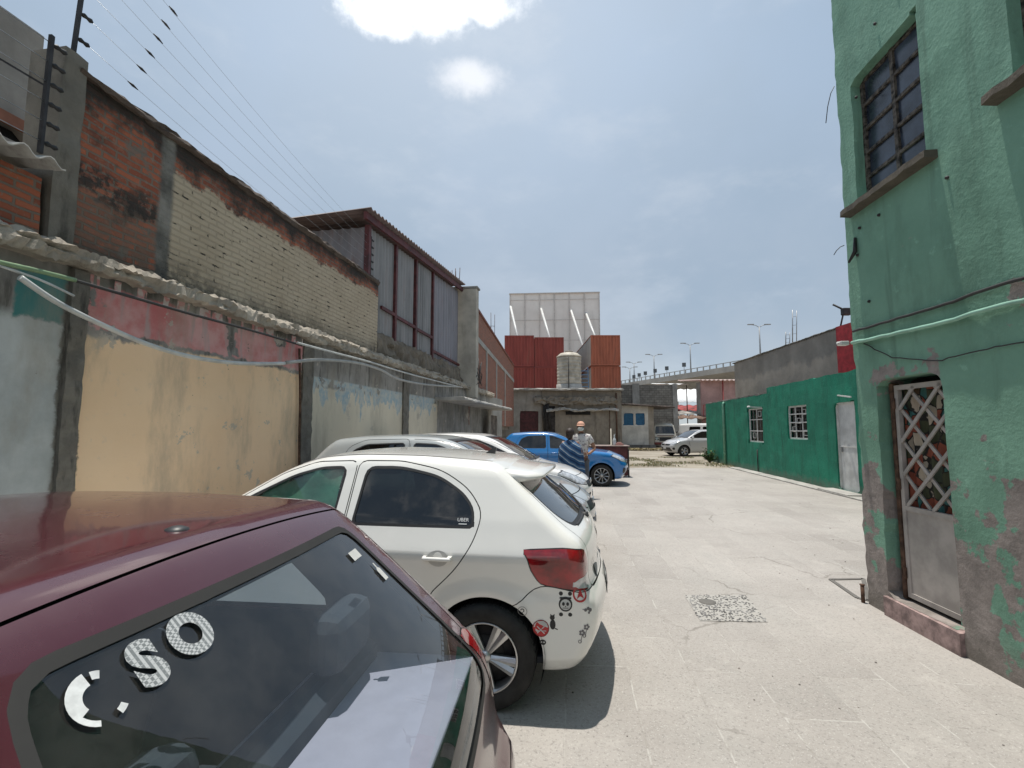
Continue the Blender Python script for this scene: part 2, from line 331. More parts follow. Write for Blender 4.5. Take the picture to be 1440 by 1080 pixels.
def brickwall_mat(name, red_to, cols, top, cream=True, base=3.0):
    """weathered bricks; from u > red_to painted cream with bare bricks along the top"""
    nt = newmat(name); p = nt.obj; x, y, z = nt.sep(p)
    n = nt.noise(p, 1.4, 8, .66); nf = nt.noise(p, 8, 6, .65); ns = nt.noise(p, 26, 4, .6)
    dv = nt.vadd(nt.comb(x, z, 0), nt.vscale(nt.noise(p, 4, 3, .5, True), (.045, .040, 0)))
    bc, bf = brick_nodes(nt, dv, (.44, .13, .065), (.24, .07, .04), (.20, .15, .115))
    bc = nt.mix(nt.mul(nt.step(nf, .5, .66), .55), bc, (.34, .17, .11)); bc = nt.mix(nt.mul(nt.step(n, .53, .64), .9), bc, (.05, .042, .034)); bc = nt.mix(nt.mul(nt.step(ns, .60, .66), .7), bc, (.24, .2, .16))
    if not cream:
        return fin(nt, bc, .93, nt.sub(nt.mul(nf, .6), bf), .7, .02)
    cc = nt.mix(nt.step(n, .3, .7), (.44, .355, .25), (.52, .43, .315)); cc = nt.mix(nt.mul(bf, .30), cc, (.24, .205, .15)); cc = nt.mix(nt.mul(bf, nt.step(nt.noise(nt.vscale(p, (1, 1, 3.0)), 5.5, 5, .65), .565, .62)), cc, (.055, .045, .032)); cc = nt.mix(nt.mul(nt.step(ns, .66, .72), .6), cc, (.12, .09, .065))
    xx = nt.add(x, nt.mul(nt.sub(nf, .5), .06)); zz = nt.add(z, nt.add(nt.mul(nt.sub(n, .5), .55), nt.mul(nt.sub(nf, .5), .18)))
    m = nt.mul(nt.step(xx, red_to-.015, red_to+.015), nt.step(zz, top-.36, top-.41)); col = nt.mix(m, bc, cc)
    # black mould running down from the coping and up from the ledge
    mo = nt.step(nt.add(zz, nt.mul(nt.sub(nt.noise(p, 3.2, 6, .65), .5), .55)), top-.40, top-.14); col = nt.mix(nt.mul(mo, .95), col, (.030, .027, .023))
    mo2 = nt.mul(nt.step(zz, base+.55, base+.05), nt.step(nf, .36, .56)); col = nt.mix(nt.mul(mo2, .9), col, (.06, .054, .045))
    rdm = nt.step(x, red_to+.05, red_to-.05); gp = nt.mul(nt.step(nt.noise(p, 2.6, 6, .6), .57, .62), rdm); col = nt.mix(nt.mul(gp, .8), col, (.17, .155, .13)); lowr = nt.mul(rdm, nt.step(zz, base+.95, base+.75), nt.step(nf, .30, .52)); col = nt.mix(nt.mul(lowr, .5), col, (.15, .125, .095)); dk = nt.mul(rdm, nt.band(zz, base+.72, base+.98, .06), nt.step(nf, .42, .55)); col = nt.mix(nt.mul(dk, .9), col, (.035, .03, .026))
    cem = nt.mix(nt.step(n, .35, .65), (.08, .075, .065), (.27, .255, .225))
    for a, b in cols: col = nt.mix(nt.band(xx, a, b, .03), col, cem)
    h = nt.sub(nt.add(nt.mul(nf, .7), nt.mul(ns, .3)), nt.mul(bf, .6)); return fin(nt, col, .95, h, .8, .03)
def greenwall_mat(name, base, dark, patches=True, low=.9, bare=(.27, .235, .215)):
    nt = newmat(name); p = nt.obj; x, y, z = nt.sep(p)
    n = nt.noise(p, .9, 8, .62); nf = nt.noise(p, 7, 7, .68); nb = nt.noise(p, 30, 4, .6); br = nt.noise(nt.vscale(p, (1, 1, .35)), 2.6, 6, .65)
    col = nt.mix(nt.step(n, .3, .7), dark, base); col = nt.mix(nt.mul(nt.step(br, .46, .70), .55), col, tuple(c*.60 for c in dark)); col = nt.mix(nt.mul(nt.step(nt.noise(p, 2.2, 8, .68), .54, .70), .35), col, tuple(min(1, c*1.25+.02) for c in base))
    col = nt.mix(nt.mul(nt.step(nf, .60, .68), .30), col, tuple(min(1, c*1.5+.03) for c in base))
    st = nt.noise(nt.vscale(p, (1, 1, .06)), 5, 5, .6); col = nt.mix(nt.mul(nt.step(st, .56, .70), .38), col, tuple(c*.42 for c in dark))
    if patches:
        pt = nt.noise(p, 1.35, 7, .6); z2 = nt.add(z, nt.mul(nt.sub(n, .5), 1.6)); thr = nt.sub(pt, nt.mul(nt.step(z2, 2.1, .35), .105))
        pm = nt.step(thr, .425, .412); pm = nt.mul(pm, nt.step(z, 2.75, 2.5))
        bc = nt.mix(nt.step(nf, .35, .65), tuple(c*.75 for c in bare), tuple(c*1.15 for c in bare)); col = nt.mix(pm, col, bc)
        fk = nt.step(nt.noise(p, 3.1, 8, .7), .665, .68); col = nt.mix(nt.mul(fk, .7), col, tuple(c*1.25 for c in bare))
    col = nt.mix(nt.mul(nt.step(nt.add(z, nt.mul(nt.sub(nf, .5), .5)), low*.35, 0), .55), col, (.16, .145, .12))
    h = nt.add(nt.mul(nf, .6), nt.mul(nb, .35)); return fin(nt, col, .85, h, .55, .025)
def corr_mat(name, c, rust=.4):
    nt = newmat(name); p = nt.obj; n = nt.noise(nt.vscale(p, (1, 1, .2)), 2.2, 7, .62); g = nt.noise(p, 14, 5, .6)
    col = nt.mix(nt.step(n, .3, .7), tuple(x*.7 for x in c), tuple(min(1, x*1.12) for x in c)); col = nt.mix(nt.mul(nt.step(n, .54, .7), rust), col, (.16, .07, .045)); col = nt.mix(nt.mul(nt.step(g, .62, .72), rust*.6), col, (.12, .05, .03))
    return fin(nt, col, .6, g, .1, .005)
# ------------------------------------------------------------ car bodies: a smooth implicit hull, cut along outlines
def curve(pts, sig=.03):
    xs = np.array([p[0] for p in pts]); ys = np.array([p[1] for p in pts]); g = np.linspace(xs[0]-.4, xs[-1]+.4, 1600); v = np.interp(g, xs, ys)
    st = g[1]-g[0]; k = max(1, int(3*sig/st)); w = np.exp(-.5*(np.arange(-k, k+1)*st/sig)**2); w /= w.sum(); v = np.convolve(np.pad(v, k, 'edge'), w, 'valid')
    return lambda q: np.interp(q, g, v)
def smax(a, b, k):
    h = np.clip(.5+.5*(a-b)/k, 0, 1); return b+(a-b)*h+k*h*(1-h)
def rpoly(pts, r=.04, n=6):
    out = []; N = len(pts); P = [np.array(p[:2], float) for p in pts]
    for i in range(N):
        a, b, c = P[i-1], P[i], P[(i+1) % N]; rr = pts[i][2] if len(pts[i]) > 2 else r
        d1, d2 = a-b, c-b; l1, l2 = np.linalg.norm(d1), np.linalg.norm(d2); e = min(rr, l1*.48, l2*.48)
        p, q = b+d1/l1*e, b+d2/l2*e
        for t in np.linspace(0, 1, n): out.append((1-t)**2*p+2*t*(1-t)*b+t*t*q)
    return np.array(out)
def sdf_poly(poly, x, y):
    p = np.stack([x, y], 1); d = np.full(len(p), 1e9); ins = np.zeros(len(p), bool); N = len(poly)
    for i in range(N):
        a = poly[i]; b = poly[(i+1) % N]; e = b-a; w = p-a; L = e@e
        if L < 1e-12: continue
        t = np.clip((w@e)/L, 0, 1); q = w-np.outer(t, e); d = np.minimum(d, (q*q).sum(1))
        c = ((a[1] > p[:, 1]) != (b[1] > p[:, 1])); den = b[1]-a[1]
        if abs(den) > 1e-12: ins ^= c & (p[:, 0] < e[0]*(p[:, 1]-a[1])/den+a[0])
    d = np.sqrt(d); return np.where(ins, -d, d)
def mx(*a):
    r = a[0]
    for b in a[1:]: r = np.maximum(r, b)
    return r
def side(poly, ymin=.35): return lambda P: mx(sdf_poly(poly, P[:, 0], P[:, 2]), ymin-np.abs(P[:, 1]))
def rearv(poly, xmax): return lambda P: mx(sdf_poly(poly, P[:, 1], P[:, 2]), P[:, 0]-xmax)
def frontv(poly, xmin): return lambda P: mx(sdf_poly(poly, P[:, 1], P[:, 2]), xmin-P[:, 0])
def wrapr(poly, wref): return lambda P: sdf_poly(poly, P[:, 0]-np.maximum(0, wref-np.abs(P[:, 1])), P[:, 2])
def wrapf(poly, wref): return lambda P: sdf_poly(poly, P[:, 0]+np.maximum(0, wref-np.abs(P[:, 1])), P[:, 2])

class Hull:
    def __init__(s, sp):
        s.sp = sp; s.T = curve(sp['top'], sp.get('sigt', .05)); s.Xr = curve(sp['rear'], sp.get('sigr', .025)); s.Xf = curve(sp['front'], .03)
        s.W = curve(sp['side'], sp.get('sigs', .018)); s.P = curve(sp['plan'], .12)
    def F(s, P):
        sp = s.sp; x, y, z = P[:, 0], P[:, 1], P[:, 2]; ay = np.abs(y)
        w = s.W(z)*s.P(x)
        for xa in (0, sp['wb']):        # wheel arch flares
            d = np.hypot(x-xa, z-sp['rw']); w = w+sp.get('flare', .014)*np.exp(-((d-sp['ra']-.025)/.055)**2)
        if 'step' in sp:                # bumper stands a little proud of the sides
            w = w+.008/(1+np.exp((z-sp['step'])/.008))*(1/(1+np.exp((x+.2)/.03)))
        f = smax(ay-w, z-s.T(x)+sp.get('crown', .06)*y*y, sp.get('kt', .10))
        f = smax(f, s.Xr(z)+sp.get('bowr', .12)*y*y-x, sp.get('kr', .10)); f = smax(f, x-s.Xf(z)+sp.get('bowf', .25)*y*y, sp.get('kf', .14))
        return smax(f, sp.get('zb', .2)-z, .03)
    def grad(s, P):
        e = 1e-3; g = np.stack([s.F(P+np.eye(3)[i]*e)-s.F(P-np.eye(3)[i]*e) for i in range(3)], 1)/(2*e); return g/np.maximum(1e-9, np.linalg.norm(g, axis=1))[:, None]
    def project(s, P, n=3):
        for _ in range(n):
            e = 1e-3; g = np.stack([s.F(P+np.eye(3)[i]*e)-s.F(P-np.eye(3)[i]*e) for i in range(3)], 1)/(2*e)
            P = P-g*(s.F(P)/np.maximum(.05, (g*g).sum(1)))[:, None]
        return P
    def shoot(s, o, d):
        lo = np.zeros(len(o)); hi = np.full(len(o), 4.0)
        for _ in range(44):
            m = (lo+hi)/2; ins = s.F(o+d*m[:, None]) < 0; lo = np.where(ins, m, lo); hi = np.where(ins, hi, m)
        return o+d*((lo+hi)/2)[:, None]
    def on_side(s, x, z, sgn=1):  # point and normal on the flank
        p = s.shoot(np.array([[x, 0, z]], float), np.array([[0, sgn, 0]], float)); return p[0], s.grad(p)[0]
    def on_rear(s, y, z, sgn=-1):
        p = s.shoot(np.array([[.8, y, z]], float), np.array([[sgn, 0, 0]], float)); return p[0], s.grad(p)[0]
    def on_top(s, x, y):
        p = s.shoot(np.array([[x, y, .6]], float), np.array([[0, 0, 1]], float)); return p[0], s.grad(p)[0]
    def grid(s):
        sp = s.sp; res = sp.get('res', .03); zc = sp.get('zc', .62); xa = sp['rear_core']; xb = sp['front_core']
        nphi = int(2*round(2.2/res)); ncap = int(.9/res); nst = int((xb-xa)/res)
        st = [(xa, R(90)*(1-i/ncap)) for i in range(ncap)]; st = [(xa, -a) for _, a in st]+[(x, 0.) for x in np.linspace(xa, xb, nst)]+[(xb, R(90)*(i+1)/ncap) for i in range(ncap)]
        ph = np.linspace(0, 2*math.pi, nphi, endpoint=False); ph = ph+.0  # denser near the shoulders is not needed
        o = []; d = []
        for x, a in st:
            for p in ph: o.append((x, 0, zc)); d.append((math.sin(a), math.cos(a)*math.cos(p), math.cos(a)*math.sin(p)))
        V = s.shoot(np.array(o), np.array(d)); N = nphi; fs = []
        for i in range(len(st)-1):
            for k in range(N): fs.append((i*N+k, i*N+(k+1) % N, (i+1)*N+(k+1) % N, (i+1)*N+k))
        return V, fs
def cut(bm, fn):
    co = np.array([v.co[:] for v in bm.verts]); bm.verts.index_update(); f = fn(co); f[np.abs(f) < 6e-4] = 0; Z = set()
    bm.verts.ensure_lookup_table(); near = np.where(f == 0)[0]
    for i in near: Z.add(bm.verts[i])
    cross = [(e, e.verts[0], f[e.verts[0].index], f[e.verts[1].index]) for e in bm.edges if f[e.verts[0].index]*f[e.verts[1].index] < 0]
    for e, a, fa, fb in cross:
        _, nv = bmesh.utils.edge_split(e, a, fa/(fa-fb)); Z.add(nv)
    faces = set(fc for v in Z for fc in v.link_faces)
    for fc in faces:
        zs = [v for v in fc.verts if v in Z]
        if len(zs) < 2: continue
        vs = list(fc.verts); n = len(vs)
        for a in range(len(zs)):
            done = False
            for b in range(a+1, len(zs)):
                i, j = vs.index(zs[a]), vs.index(zs[b])
                if (i-j) % n not in (1, n-1):
                    try: bmesh.utils.face_split(fc, zs[a], zs[b]); done = True
                    except Exception: pass
                    break
            if done: break
def sub_mesh(name, V, F, idx, nrm, mat, parent, off=0.0):
    used = {}; vs = []; fs = []; ns = []
    for i in idx:
        f = []
        for v in F[i]:
            if v not in used: used[v] = len(vs); vs.append(V[v]+nrm[v]*off); ns.append(nrm[v])
            f.append(used[v])
        fs.append(f)
    me = bpy.data.meshes.new(name); me.from_pydata([tuple(v) for v in vs], [], fs); me.polygons.foreach_set('use_smooth', [True]*len(fs)); me.update()
    me.normals_split_custom_set_from_vertices([tuple(n) for n in ns])
    return link(name, me, mat, parent)
def wheel_mesh(r, w, rim, nsp, double=False, sw=.05):
    t = MB(); h = w/2
    t.lathe([(rim, -h*.8), (rim+.012, -h*.95), (r*.93, -h), (r*.985, -h*.86), (r, -h*.6), (r, h*.6), (r*.985, h*.86), (r*.93, h), (rim+.012, h*.95), (rim, h*.8)], 48, 'y')
    for k in range(44):   # tread blocks over the crown
        a = 2*math.pi*k/44; c, s_ = math.cos(a), math.sin(a); t.bar((c*r*.998, -h*.62, s_*r*.998), (c*r*.998, h*.62, s_*r*.998), .03, .008, (c, 0, s_))
    m = MB(); m.lathe([(rim*1.0, h*.82), (rim*1.015, h*.90), (rim*.97, h*.92), (rim*.93, h*.72), (rim*.90, h*.2), (rim*.90, -h*.8)], 48, 'y')
    for k in range(nsp):
        a0 = 2*math.pi*k/nsp+.3
        for da in ((-.16, .16) if double else (0,)):
            a = a0+da; p = Vector((math.cos(a0+da*.4)*rim*.12, h*.74, math.sin(a0+da*.4)*rim*.12)); q = Vector((math.cos(a)*rim*.955, h*.76, math.sin(a)*rim*.955)); d = (q-p).normalized(); sd = Vector((0, 1, 0)).cross(d)
            wa, wb = sw*.62, sw*1.0; y0 = Vector((0, -.035, 0))
            a_, b_, c_, d_ = p-sd*wa/2, p+sd*wa/2, q+sd*wb/2, q-sd*wb/2; e = Vector((0, -.012, 0))
            m.add([a_+e, b_+e, c_+e, d_+e, p, q, a_+y0, b_+y0, c_+y0, d_+y0], [(0, 4, 5, 3), (4, 1, 2, 5), (0, 3, 9, 6), (1, 7, 8, 2), (3, 5, 2, 8, 9), (0, 6, 7, 1, 4)])
    m.lathe([(0, h*.80), (rim*.17, h*.79), (rim*.19, h*.66), (rim*.19, h*.3)], 24, 'y')
    b = MB(); b.lathe([(0, h*.05), (rim*.86, h*.05), (rim*.89, -h*.7)], 32, 'y'); b.lathe([(0, h*.25), (rim*.55, h*.25), (rim*.55, h*.1)], 24, 'y')
    return t, m, b
def add_wheels(root, sp, rimmat=None):
    r = sp['rw']; t, m, b = wheel_mesh(r, sp.get('tw', .19), sp.get('rim', r*.66), sp.get('spokes', 5), sp.get('double', False), sp.get('sw', .06))
    first = None
    for xa in (0, sp['wb']):
        for sg in (1, -1):
            y = sg*(sp['trackw']-sp.get('tw', .19)/2)
            if first is None:
                wh = t.build('wheel', TYRE, root); rm = m.build('rim', rimmat or ALLOY, wh); bk = b.build('brake_disc', IRON, wh); first = wh
            else: wh = copy_tree(first, root)
            wh.location = (xa, y, r); wh.rotation_euler = (0, random.uniform(0, 1.2)*sg, 0 if sg > 0 else math.pi)
def capsule(mb, p, q, r, flat=1.0):
    p, q = Vector(p), Vector(q); n = 6; pts = []; rs = []
    for i in range(n+1): a = R(90)*i/n; pts.append(p+(p-q).normalized()*r*math.cos(a)*1.0 if i == 0 else p+(p-q).normalized()*r*math.cos(a)); rs.append(max(.0005, r*math.sin(a)))
    for i in range(n+1): a = R(90)*(1-i/n); pts.append(q+(q-p).normalized()*r*math.cos(a)); rs.append(max(.0005, r*math.sin(a)))
    mb.tube(pts, rs, 10)
def surf_strip(hull, pts, w, off, mat, name, parent, sgn=1, kind='side'):  # a thin moulding that follows the hull
    mb = MB(); P = []
    for a, b in pts:
        p, n = hull.on_side(a, b, sgn) if kind == 'side' else (hull.on_rear(a, b) if kind == 'rear' else hull.on_top(a, b)); P.append((Vector(p), Vector(n)))
    vs = []
    for i, (p, n) in enumerate(P):
        d = (P[min(i+1, len(P)-1)][0]-P[max(i-1, 0)][0]).normalized(); s_ = n.cross(d).normalized()*w/2; vs += [p-s_-n*.002, p-s_*.8+n*off, p+s_*.8+n*off, p+s_-n*.002]
    fs = []
    for i in range(len(P)-1):
        for k in range(3): fs.append((i*4+k, i*4+k+1, i*4+k+5, i*4+k+4))
    mb.add(vs, fs, True); return mb.build(name, mat, parent)
def decal(hull, x, y, z, how, shape, mat, parent, name, sgn=1, off=.0015):
    """flat shape (list of polygons in local units, u to the reader's right, v up) laid on the hull around a point"""
    p, n = hull.on_side(x, z, sgn) if how == 'side' else (hull.on_rear(y, z) if how == 'rear' else hull.shoot1(x, y, z))
    p, n = Vector(p), Vector(n); up = (Vector((0, 0, 1))-n*n.z).normalized(); rt = up.cross(n)
    mb = MB()
    for poly in shape:
        q = np.array([tuple(p+rt*u+up*v) for u, v in poly]); q = hull.project(q, 3); g = hull.grad(q); q = q+g*off
        c = hull.project(q.mean(0)[None], 3); c = c+hull.grad(c)*off; k = len(q)
        mb.add([tuple(v) for v in q]+[tuple(c[0])], [(i, (i+1) % k, k) for i in range(k)])
    return mb.build(name, mat, parent)
def _s1(s, x, y, z):   # nearest surface point along a ray from the core
    o = np.array([[.3 if x < .3 else x, 0, .6]], float); d = np.array([[x, y, z]])-o; d /= np.linalg.norm(d); p = s.shoot(o, d); return p[0], s.grad(p)[0]
Hull.shoot1 = _s1
def circ(cx, cy, r, n=20, ry=None): return [(cx+r*math.cos(2*math.pi*k/n), cy+(ry or r)*math.sin(2*math.pi*k/n)) for k in range(n)]
def ring(cx, cy, r, t, n=20):
    out = []
    for k in range(n):
        a, b = 2*math.pi*k/n, 2*math.pi*(k+1)/n
        out.append([(cx+r*math.cos(a), cy+r*math.sin(a)), (cx+r*math.cos(b), cy+r*math.sin(b)), (cx+(r-t)*math.cos(b), cy+(r-t)*math.sin(b)), (cx+(r-t)*math.cos(a), cy+(r-t)*math.sin(a))])
    return out
def make_car(sp, loc, rz, paint, label, group=None, cat='car'):
    """sp['feat']: (name, fn, material, trim width, offset, both sides?) ; sp['panel']: painted panels with a gap ; sp['seam']: gap lines only"""
    h = Hull(sp); root = empty('parked_car', loc, rz, label, cat, group); V, fs = h.grid()
    bm = bmesh.new(); bv = [bm.verts.new(tuple(v)) for v in V]
    for f in fs:
        try: bm.faces.new([bv[i] for i in f])
        except ValueError: pass
    bmesh.ops.remove_doubles(bm, verts=bm.verts, dist=2e-4)
    arch = lambda P: mx(np.minimum(np.hypot(P[:, 0], P[:, 2]-sp['rw']), np.hypot(P[:, 0]-sp['wb'], P[:, 2]-sp['rw']))-sp['ra'], .42-np.abs(P[:, 1]))
    cut(bm, arch); g = sp.get('gap', .003)
    for nm, fn in sp.get('panel', []): cut(bm, lambda P: fn(P)-g); cut(bm, lambda P: fn(P)+g)
    for fn in sp.get('seam', []): cut(bm, lambda P: fn(P)-g); cut(bm, lambda P: fn(P)+g)
    for ft in sp['feat']:
        cut(bm, ft[1])
        if ft[3]: cut(bm, lambda P: ft[1](P)+ft[3])
    bm.verts.index_update(); V = h.project(np.array([v.co[:] for v in bm.verts]), 2); F = [[v.index for v in f.verts] for f in bm.faces]; bm.free()
    C = np.array([V[f].mean(0) for f in F]); N = h.grad(V); lab = np.zeros(len(F), int); names = [('body', paint, 0, None)]
    lab[arch(C) < 0] = -1
    for nm, fn in sp.get('panel', []):
        d = fn(C); k = len(names); sd = nm in ('door', 'front_door', 'rear_door')
        if sd:
            names.append((nm, paint, 0, None)); lab[(d < -g) & (lab == 0) & (C[:, 1] > 0)] = k; names.append((nm, paint, 0, None)); lab[(d < -g) & (lab == 0) & (C[:, 1] <= 0)] = k+1
        else: names.append((nm, paint, 0, None)); lab[(d < -g) & (lab == 0)] = k
        lab[(np.abs(d) <= g) & (lab >= 0)] = -2
    for fn in sp.get('seam', []): lab[(np.abs(fn(C)) <= g) & (lab >= 0)] = -2
    for nm, fn, mt, tr, off, both in sp['feat']:
        d = fn(C)
        for sg in ((1, -1) if both else (0,)):
            q = (d < 0) & (lab != -1)
            if sg: q &= (C[:, 1]*sg > 0)
            if tr:
                qt = q & (d > -tr)
                host = lab[qt]; hl = int(np.bincount(host[host > 0]).argmax()) if (host > 0).any() else 0
                k = len(names); names.append(('window_seal' if 'window' in nm or 'screen' in nm else 'lamp_seal', sp.get('seal', BLACK), 0, hl)); lab[qt] = k; q = q & (d <= -tr)
            host = lab[q]; hl = int(np.bincount(host[host > 0]).argmax()) if (host > 0).any() else 0
            k = len(names); names.append((nm, mt, off, hl)); lab[q] = k
    objs = {}
    for k, (nm, mt, off, host) in enumerate(names):
        idx = np.where(lab == k)[0]
        if len(idx) == 0: continue
        par = objs.get(host, root) if host else root
        objs[k] = sub_mesh(nm, V, F, idx, N, mt, par, off)
    keep = np.array([names[l][2] == 0 and names[l][0] not in ('headlight', 'tail_light') if l >= 0 else l == -2 for l in lab]); 
    keep &= ~np.array([l >= 0 and ('window' == names[l][0] or names[l][0] in ('windscreen', 'rear_window')) for l in lab])
    sub_mesh('lining', V, F, np.where(keep)[0], N, sp.get('lining', LINING), root, -.028)
    lampbk = np.array([l >= 0 and names[l][0] in ('headlight', 'tail_light') for l in lab])
    for k, (nm, mt, off, host) in enumerate(names):
        if nm in ('headlight', 'tail_light') and (lab == k).any(): sub_mesh('lamp_housing', V, F, np.where(lab == k)[0], N, sp.get('lampback', LINING), objs[k], -.02)
    for xa in (0, sp['wb']):
        for sg in (1, -1):
            mb = MB(); n = 24; vs = []
            for y in (sg*.40, sg*(sp['trackw']-.05)):
                for k in range(n+1): a = R(-25)+R(230)*k/n; vs.append((xa+math.cos(a)*(sp['ra']+.012), y, sp['rw']+math.sin(a)*(sp['ra']+.012)))
            mb.add(vs, [(k, k+1, n+2+k, n+1+k) for k in range(n)]+[tuple(range(n+1))], True); mb.build('wheel_arch_liner', BLACK, root)
    add_wheels(root, sp, sp.get('rimmat'))
    return root, h, objs, names
def add_interior(root, sp, xd, xs1, xs2, zs=.45, belt=.95, shelf=None, shelfmat=None):
    m = MB(); w = sp['trackw']-.16
    for x in ([xs1] if xs2 is None else [xs1, xs2]):
        for y0, y1 in ((-w, -.06), (.06, w)) if x == xs1 else ((-w, w),):
            m.rbox(x-.1, x+.42, y0, y1, zs-.12, zs+.06, .05); 
            b = MB(); b.rbox(-.06, .06, y0+.02, y1-.02, 0, .52, .05); a = R(-14)
            m.add([(x-.08+v[0]*math.cos(a)+v[2]*math.sin(a), v[1], zs+v[2]*math.cos(a)-v[0]*math.sin(a)) for v in b.v], b.f)
        for y in (-.36, .36): m.rbox(x-.27, x-.17, y-.12, y+.12, zs+.52, zs+.68, .04)
    m.build('seats', INTERIOR, root)
    d = MB(); d.rbox(xd, xd+.5, -w-.02, w+.02, .55, belt-.06, .08); d.rbox(sp['rear_core']-.3, sp['wb']+.2, -w-.05, w+.05, .24, .28, .01); d.build('dashboard', INTERIOR, root)
    s_ = MB(); c = Vector((xd-.14, .36, belt-.10)); ax = Vector((1, 0, -.45)).normalized(); u = Vector((0, 1, 0)); v = ax.cross(u)
    s_.tube([c+(u*math.cos(2*math.pi*k/24)+v*math.sin(2*math.pi*k/24))*.18 for k in range(25)], .016, 8, False)
    for a in (0, 2.1, 4.2): s_.bar(c, c+(u*math.cos(a+1.57)+v*math.sin(a+1.57))*.18, .03, .02)
    s_.bar(c, c+ax*.2, .05); s_.build('steering_wheel', BLACK, root)
    if shelf: q = MB(); q.rbox(shelf[0], shelf[1], -shelf[2], shelf[2], shelf[3]-.015, shelf[3], .005); q.build('parcel_shelf', shelfmat or INTERIOR, root)
def mirrors(root, h, x, z, mat, sides=(1, -1), out=.10):
    for sg in sides:
        p, n = h.on_side(x, z, sg); m = MB(); c = Vector(p)+Vector((-.02, sg*out, .06)); bm = bmesh.new(); bmesh.ops.create_icosphere(bm, subdivisions=2, radius=1)
        for v in bm.verts: v.co = c+Vector((v.co.x*.075 if v.co.x > 0 else v.co.x*.03, v.co.y*.105, v.co.z*.068))
        m.bm(bm, True); m.bar(Vector(p), c-Vector((0, 0, .05)), .05, .03); m.build('wing_mirror', mat, root)
def handle(root, h, x, z, mat, sg=1, w=.17, cup=True):
    p, n = h.on_side(x, z, sg); p, n = Vector(p), Vector(n); m = MB(); t = Vector((1, 0, 0))
    capsule(m, p+n*.028-t*w*.42, p+n*.028+t*w*.42, .012); m.bar(p+t*w*.42-n*.01, p+t*w*.42+n*.03, .02); m.bar(p-t*w*.42-n*.01, p-t*w*.42+n*.03, .024)
    o = m.build('handle', mat, root)
    if cup: decal(h, x, 0, z-.004, 'side', [circ(0, 0, .062, 24, .05)], simple('handle_recess_shade', (.50, .49, .465), .4, var=.05) if 'handle_recess_shade' not in bpy.data.materials else bpy.data.materials['handle_recess_shade'], o, 'handle_recess_shade', sg, .0012)  # flat disc, shade of the handle cup put into its colour
    return o
# ------------------------------------------------------------ the cars' measurements (local x forward from the rear axle, y left, z up)
GOL = dict(res=.024, wb=2.465, rw=.292, ra=.334, trackw=.815, rim=.195, spokes=5, double=True, sw=.05, rear_core=-.12, front_core=2.55, zb=.2, kt=.085, kr=.085, crown=.075, bowr=.15, step=.63,
    top=[(-.75, 1.33), (-.35, 1.355), (0, 1.40), (.5, 1.44), (.9, 1.45), (1.2, 1.425), (1.42, 1.35), (2.06, .985), (2.2, .945), (2.7, .86), (3.1, .74), (3.4, .6)], sigt=.06,
    rear=[(.18, -.54), (.26, -.63), (.38, -.69), (.52, -.715), (.61, -.70), (.655, -.67), (.70, -.645), (.85, -.65), (.93, -.625), (.965, -.585), (1.0, -.53), (1.28, -.19), (1.45, -.02)],
    front=[(.2, 3.0), (.45, 3.15), (.6, 3.14), (.75, 3.06), (.9, 2.9)],
    side=[(.18, .70), (.28, .755), (.5, .775), (.7, .802), (.852, .836), (.872, .831), (.98, .782), (1.05, .752), (1.40, .575), (1.5, .52)], sigs=.012,
    plan=[(-.75, .92), (-.45, .955), (-.1, .985), (.5, 1), (1.9, 1), (2.5, .98), (3.2, .88)])
MAROON = dict(res=.024, wb=2.443, rw=.28, ra=.335, trackw=.79, rim=.175, spokes=6, rear_core=-.12, front_core=2.45, zb=.2, kt=.06, kr=.07, crown=.05, bowr=.09, step=.55,
    top=[(-.7, 1.345), (-.3, 1.362), (0, 1.375), (.5, 1.40), (.9, 1.40), (1.2, 1.385), (1.42, 1.33), (2.15, .97), (2.3, .935), (2.8, .85), (3.1, .74), (3.4, .6)], sigt=.05,
    rear=[(.18, -.50), (.3, -.57), (.48, -.615), (.56, -.60), (.62, -.55), (.78, -.52), (.86, -.485), (.93, -.42), (1.27, -.085), (1.33, -.03), (1.5, .10)],
    front=[(.2, 2.95), (.45, 3.07), (.6, 3.06), (.75, 3.0), (.9, 2.85)],
    side=[(.18, .70), (.3, .745), (.5, .785), (.75, .80), (.88, .79), (.95, .765), (1.32, .60), (1.45, .54)],
    plan=[(-.7, .93), (-.4, .965), (0, .99), (.6, 1), (1.9, 1), (2.4, .98), (3.1, .88)])
LOC_GOL, RZ_GOL = (-.03, 3.72, 0), R(180-9.3)
LOC_MAR, RZ_MAR = (-.62, 1.11, 0), R(180-5.5)

HATCH = dict(res=.034, wb=2.5, rw=.305, ra=.365, trackw=.83, rim=.205, spokes=5, double=True, sw=.045, rear_core=-.1, front_core=2.6, zb=.2, kt=.10, kr=.10, crown=.07, bowr=.15, bowf=.26,
    top=[(-.75, 1.42), (-.3, 1.45), (.2, 1.50), (.8, 1.52), (1.3, 1.50), (1.6, 1.43), (2.32, 1.03), (2.5, .985), (2.9, .90), (3.2, .80), (3.5, .6)], sigt=.07,
    rear=[(.18, -.55), (.3, -.68), (.5, -.72), (.65, -.70), (.72, -.66), (.95, -.62), (1.05, -.55), (1.4, -.22), (1.6, -.05)],
    front=[(.2, 3.12), (.4, 3.28), (.6, 3.29), (.75, 3.2), (.9, 2.95)],
    side=[(.18, .74), (.3, .80), (.5, .83), (.8, .862), (.90, .855), (1.02, .80), (1.5, .60)],
    plan=[(-.75, .92), (-.4, .96), (0, .99), (.6, 1), (1.9, 1), (2.5, .98), (3.3, .87)])
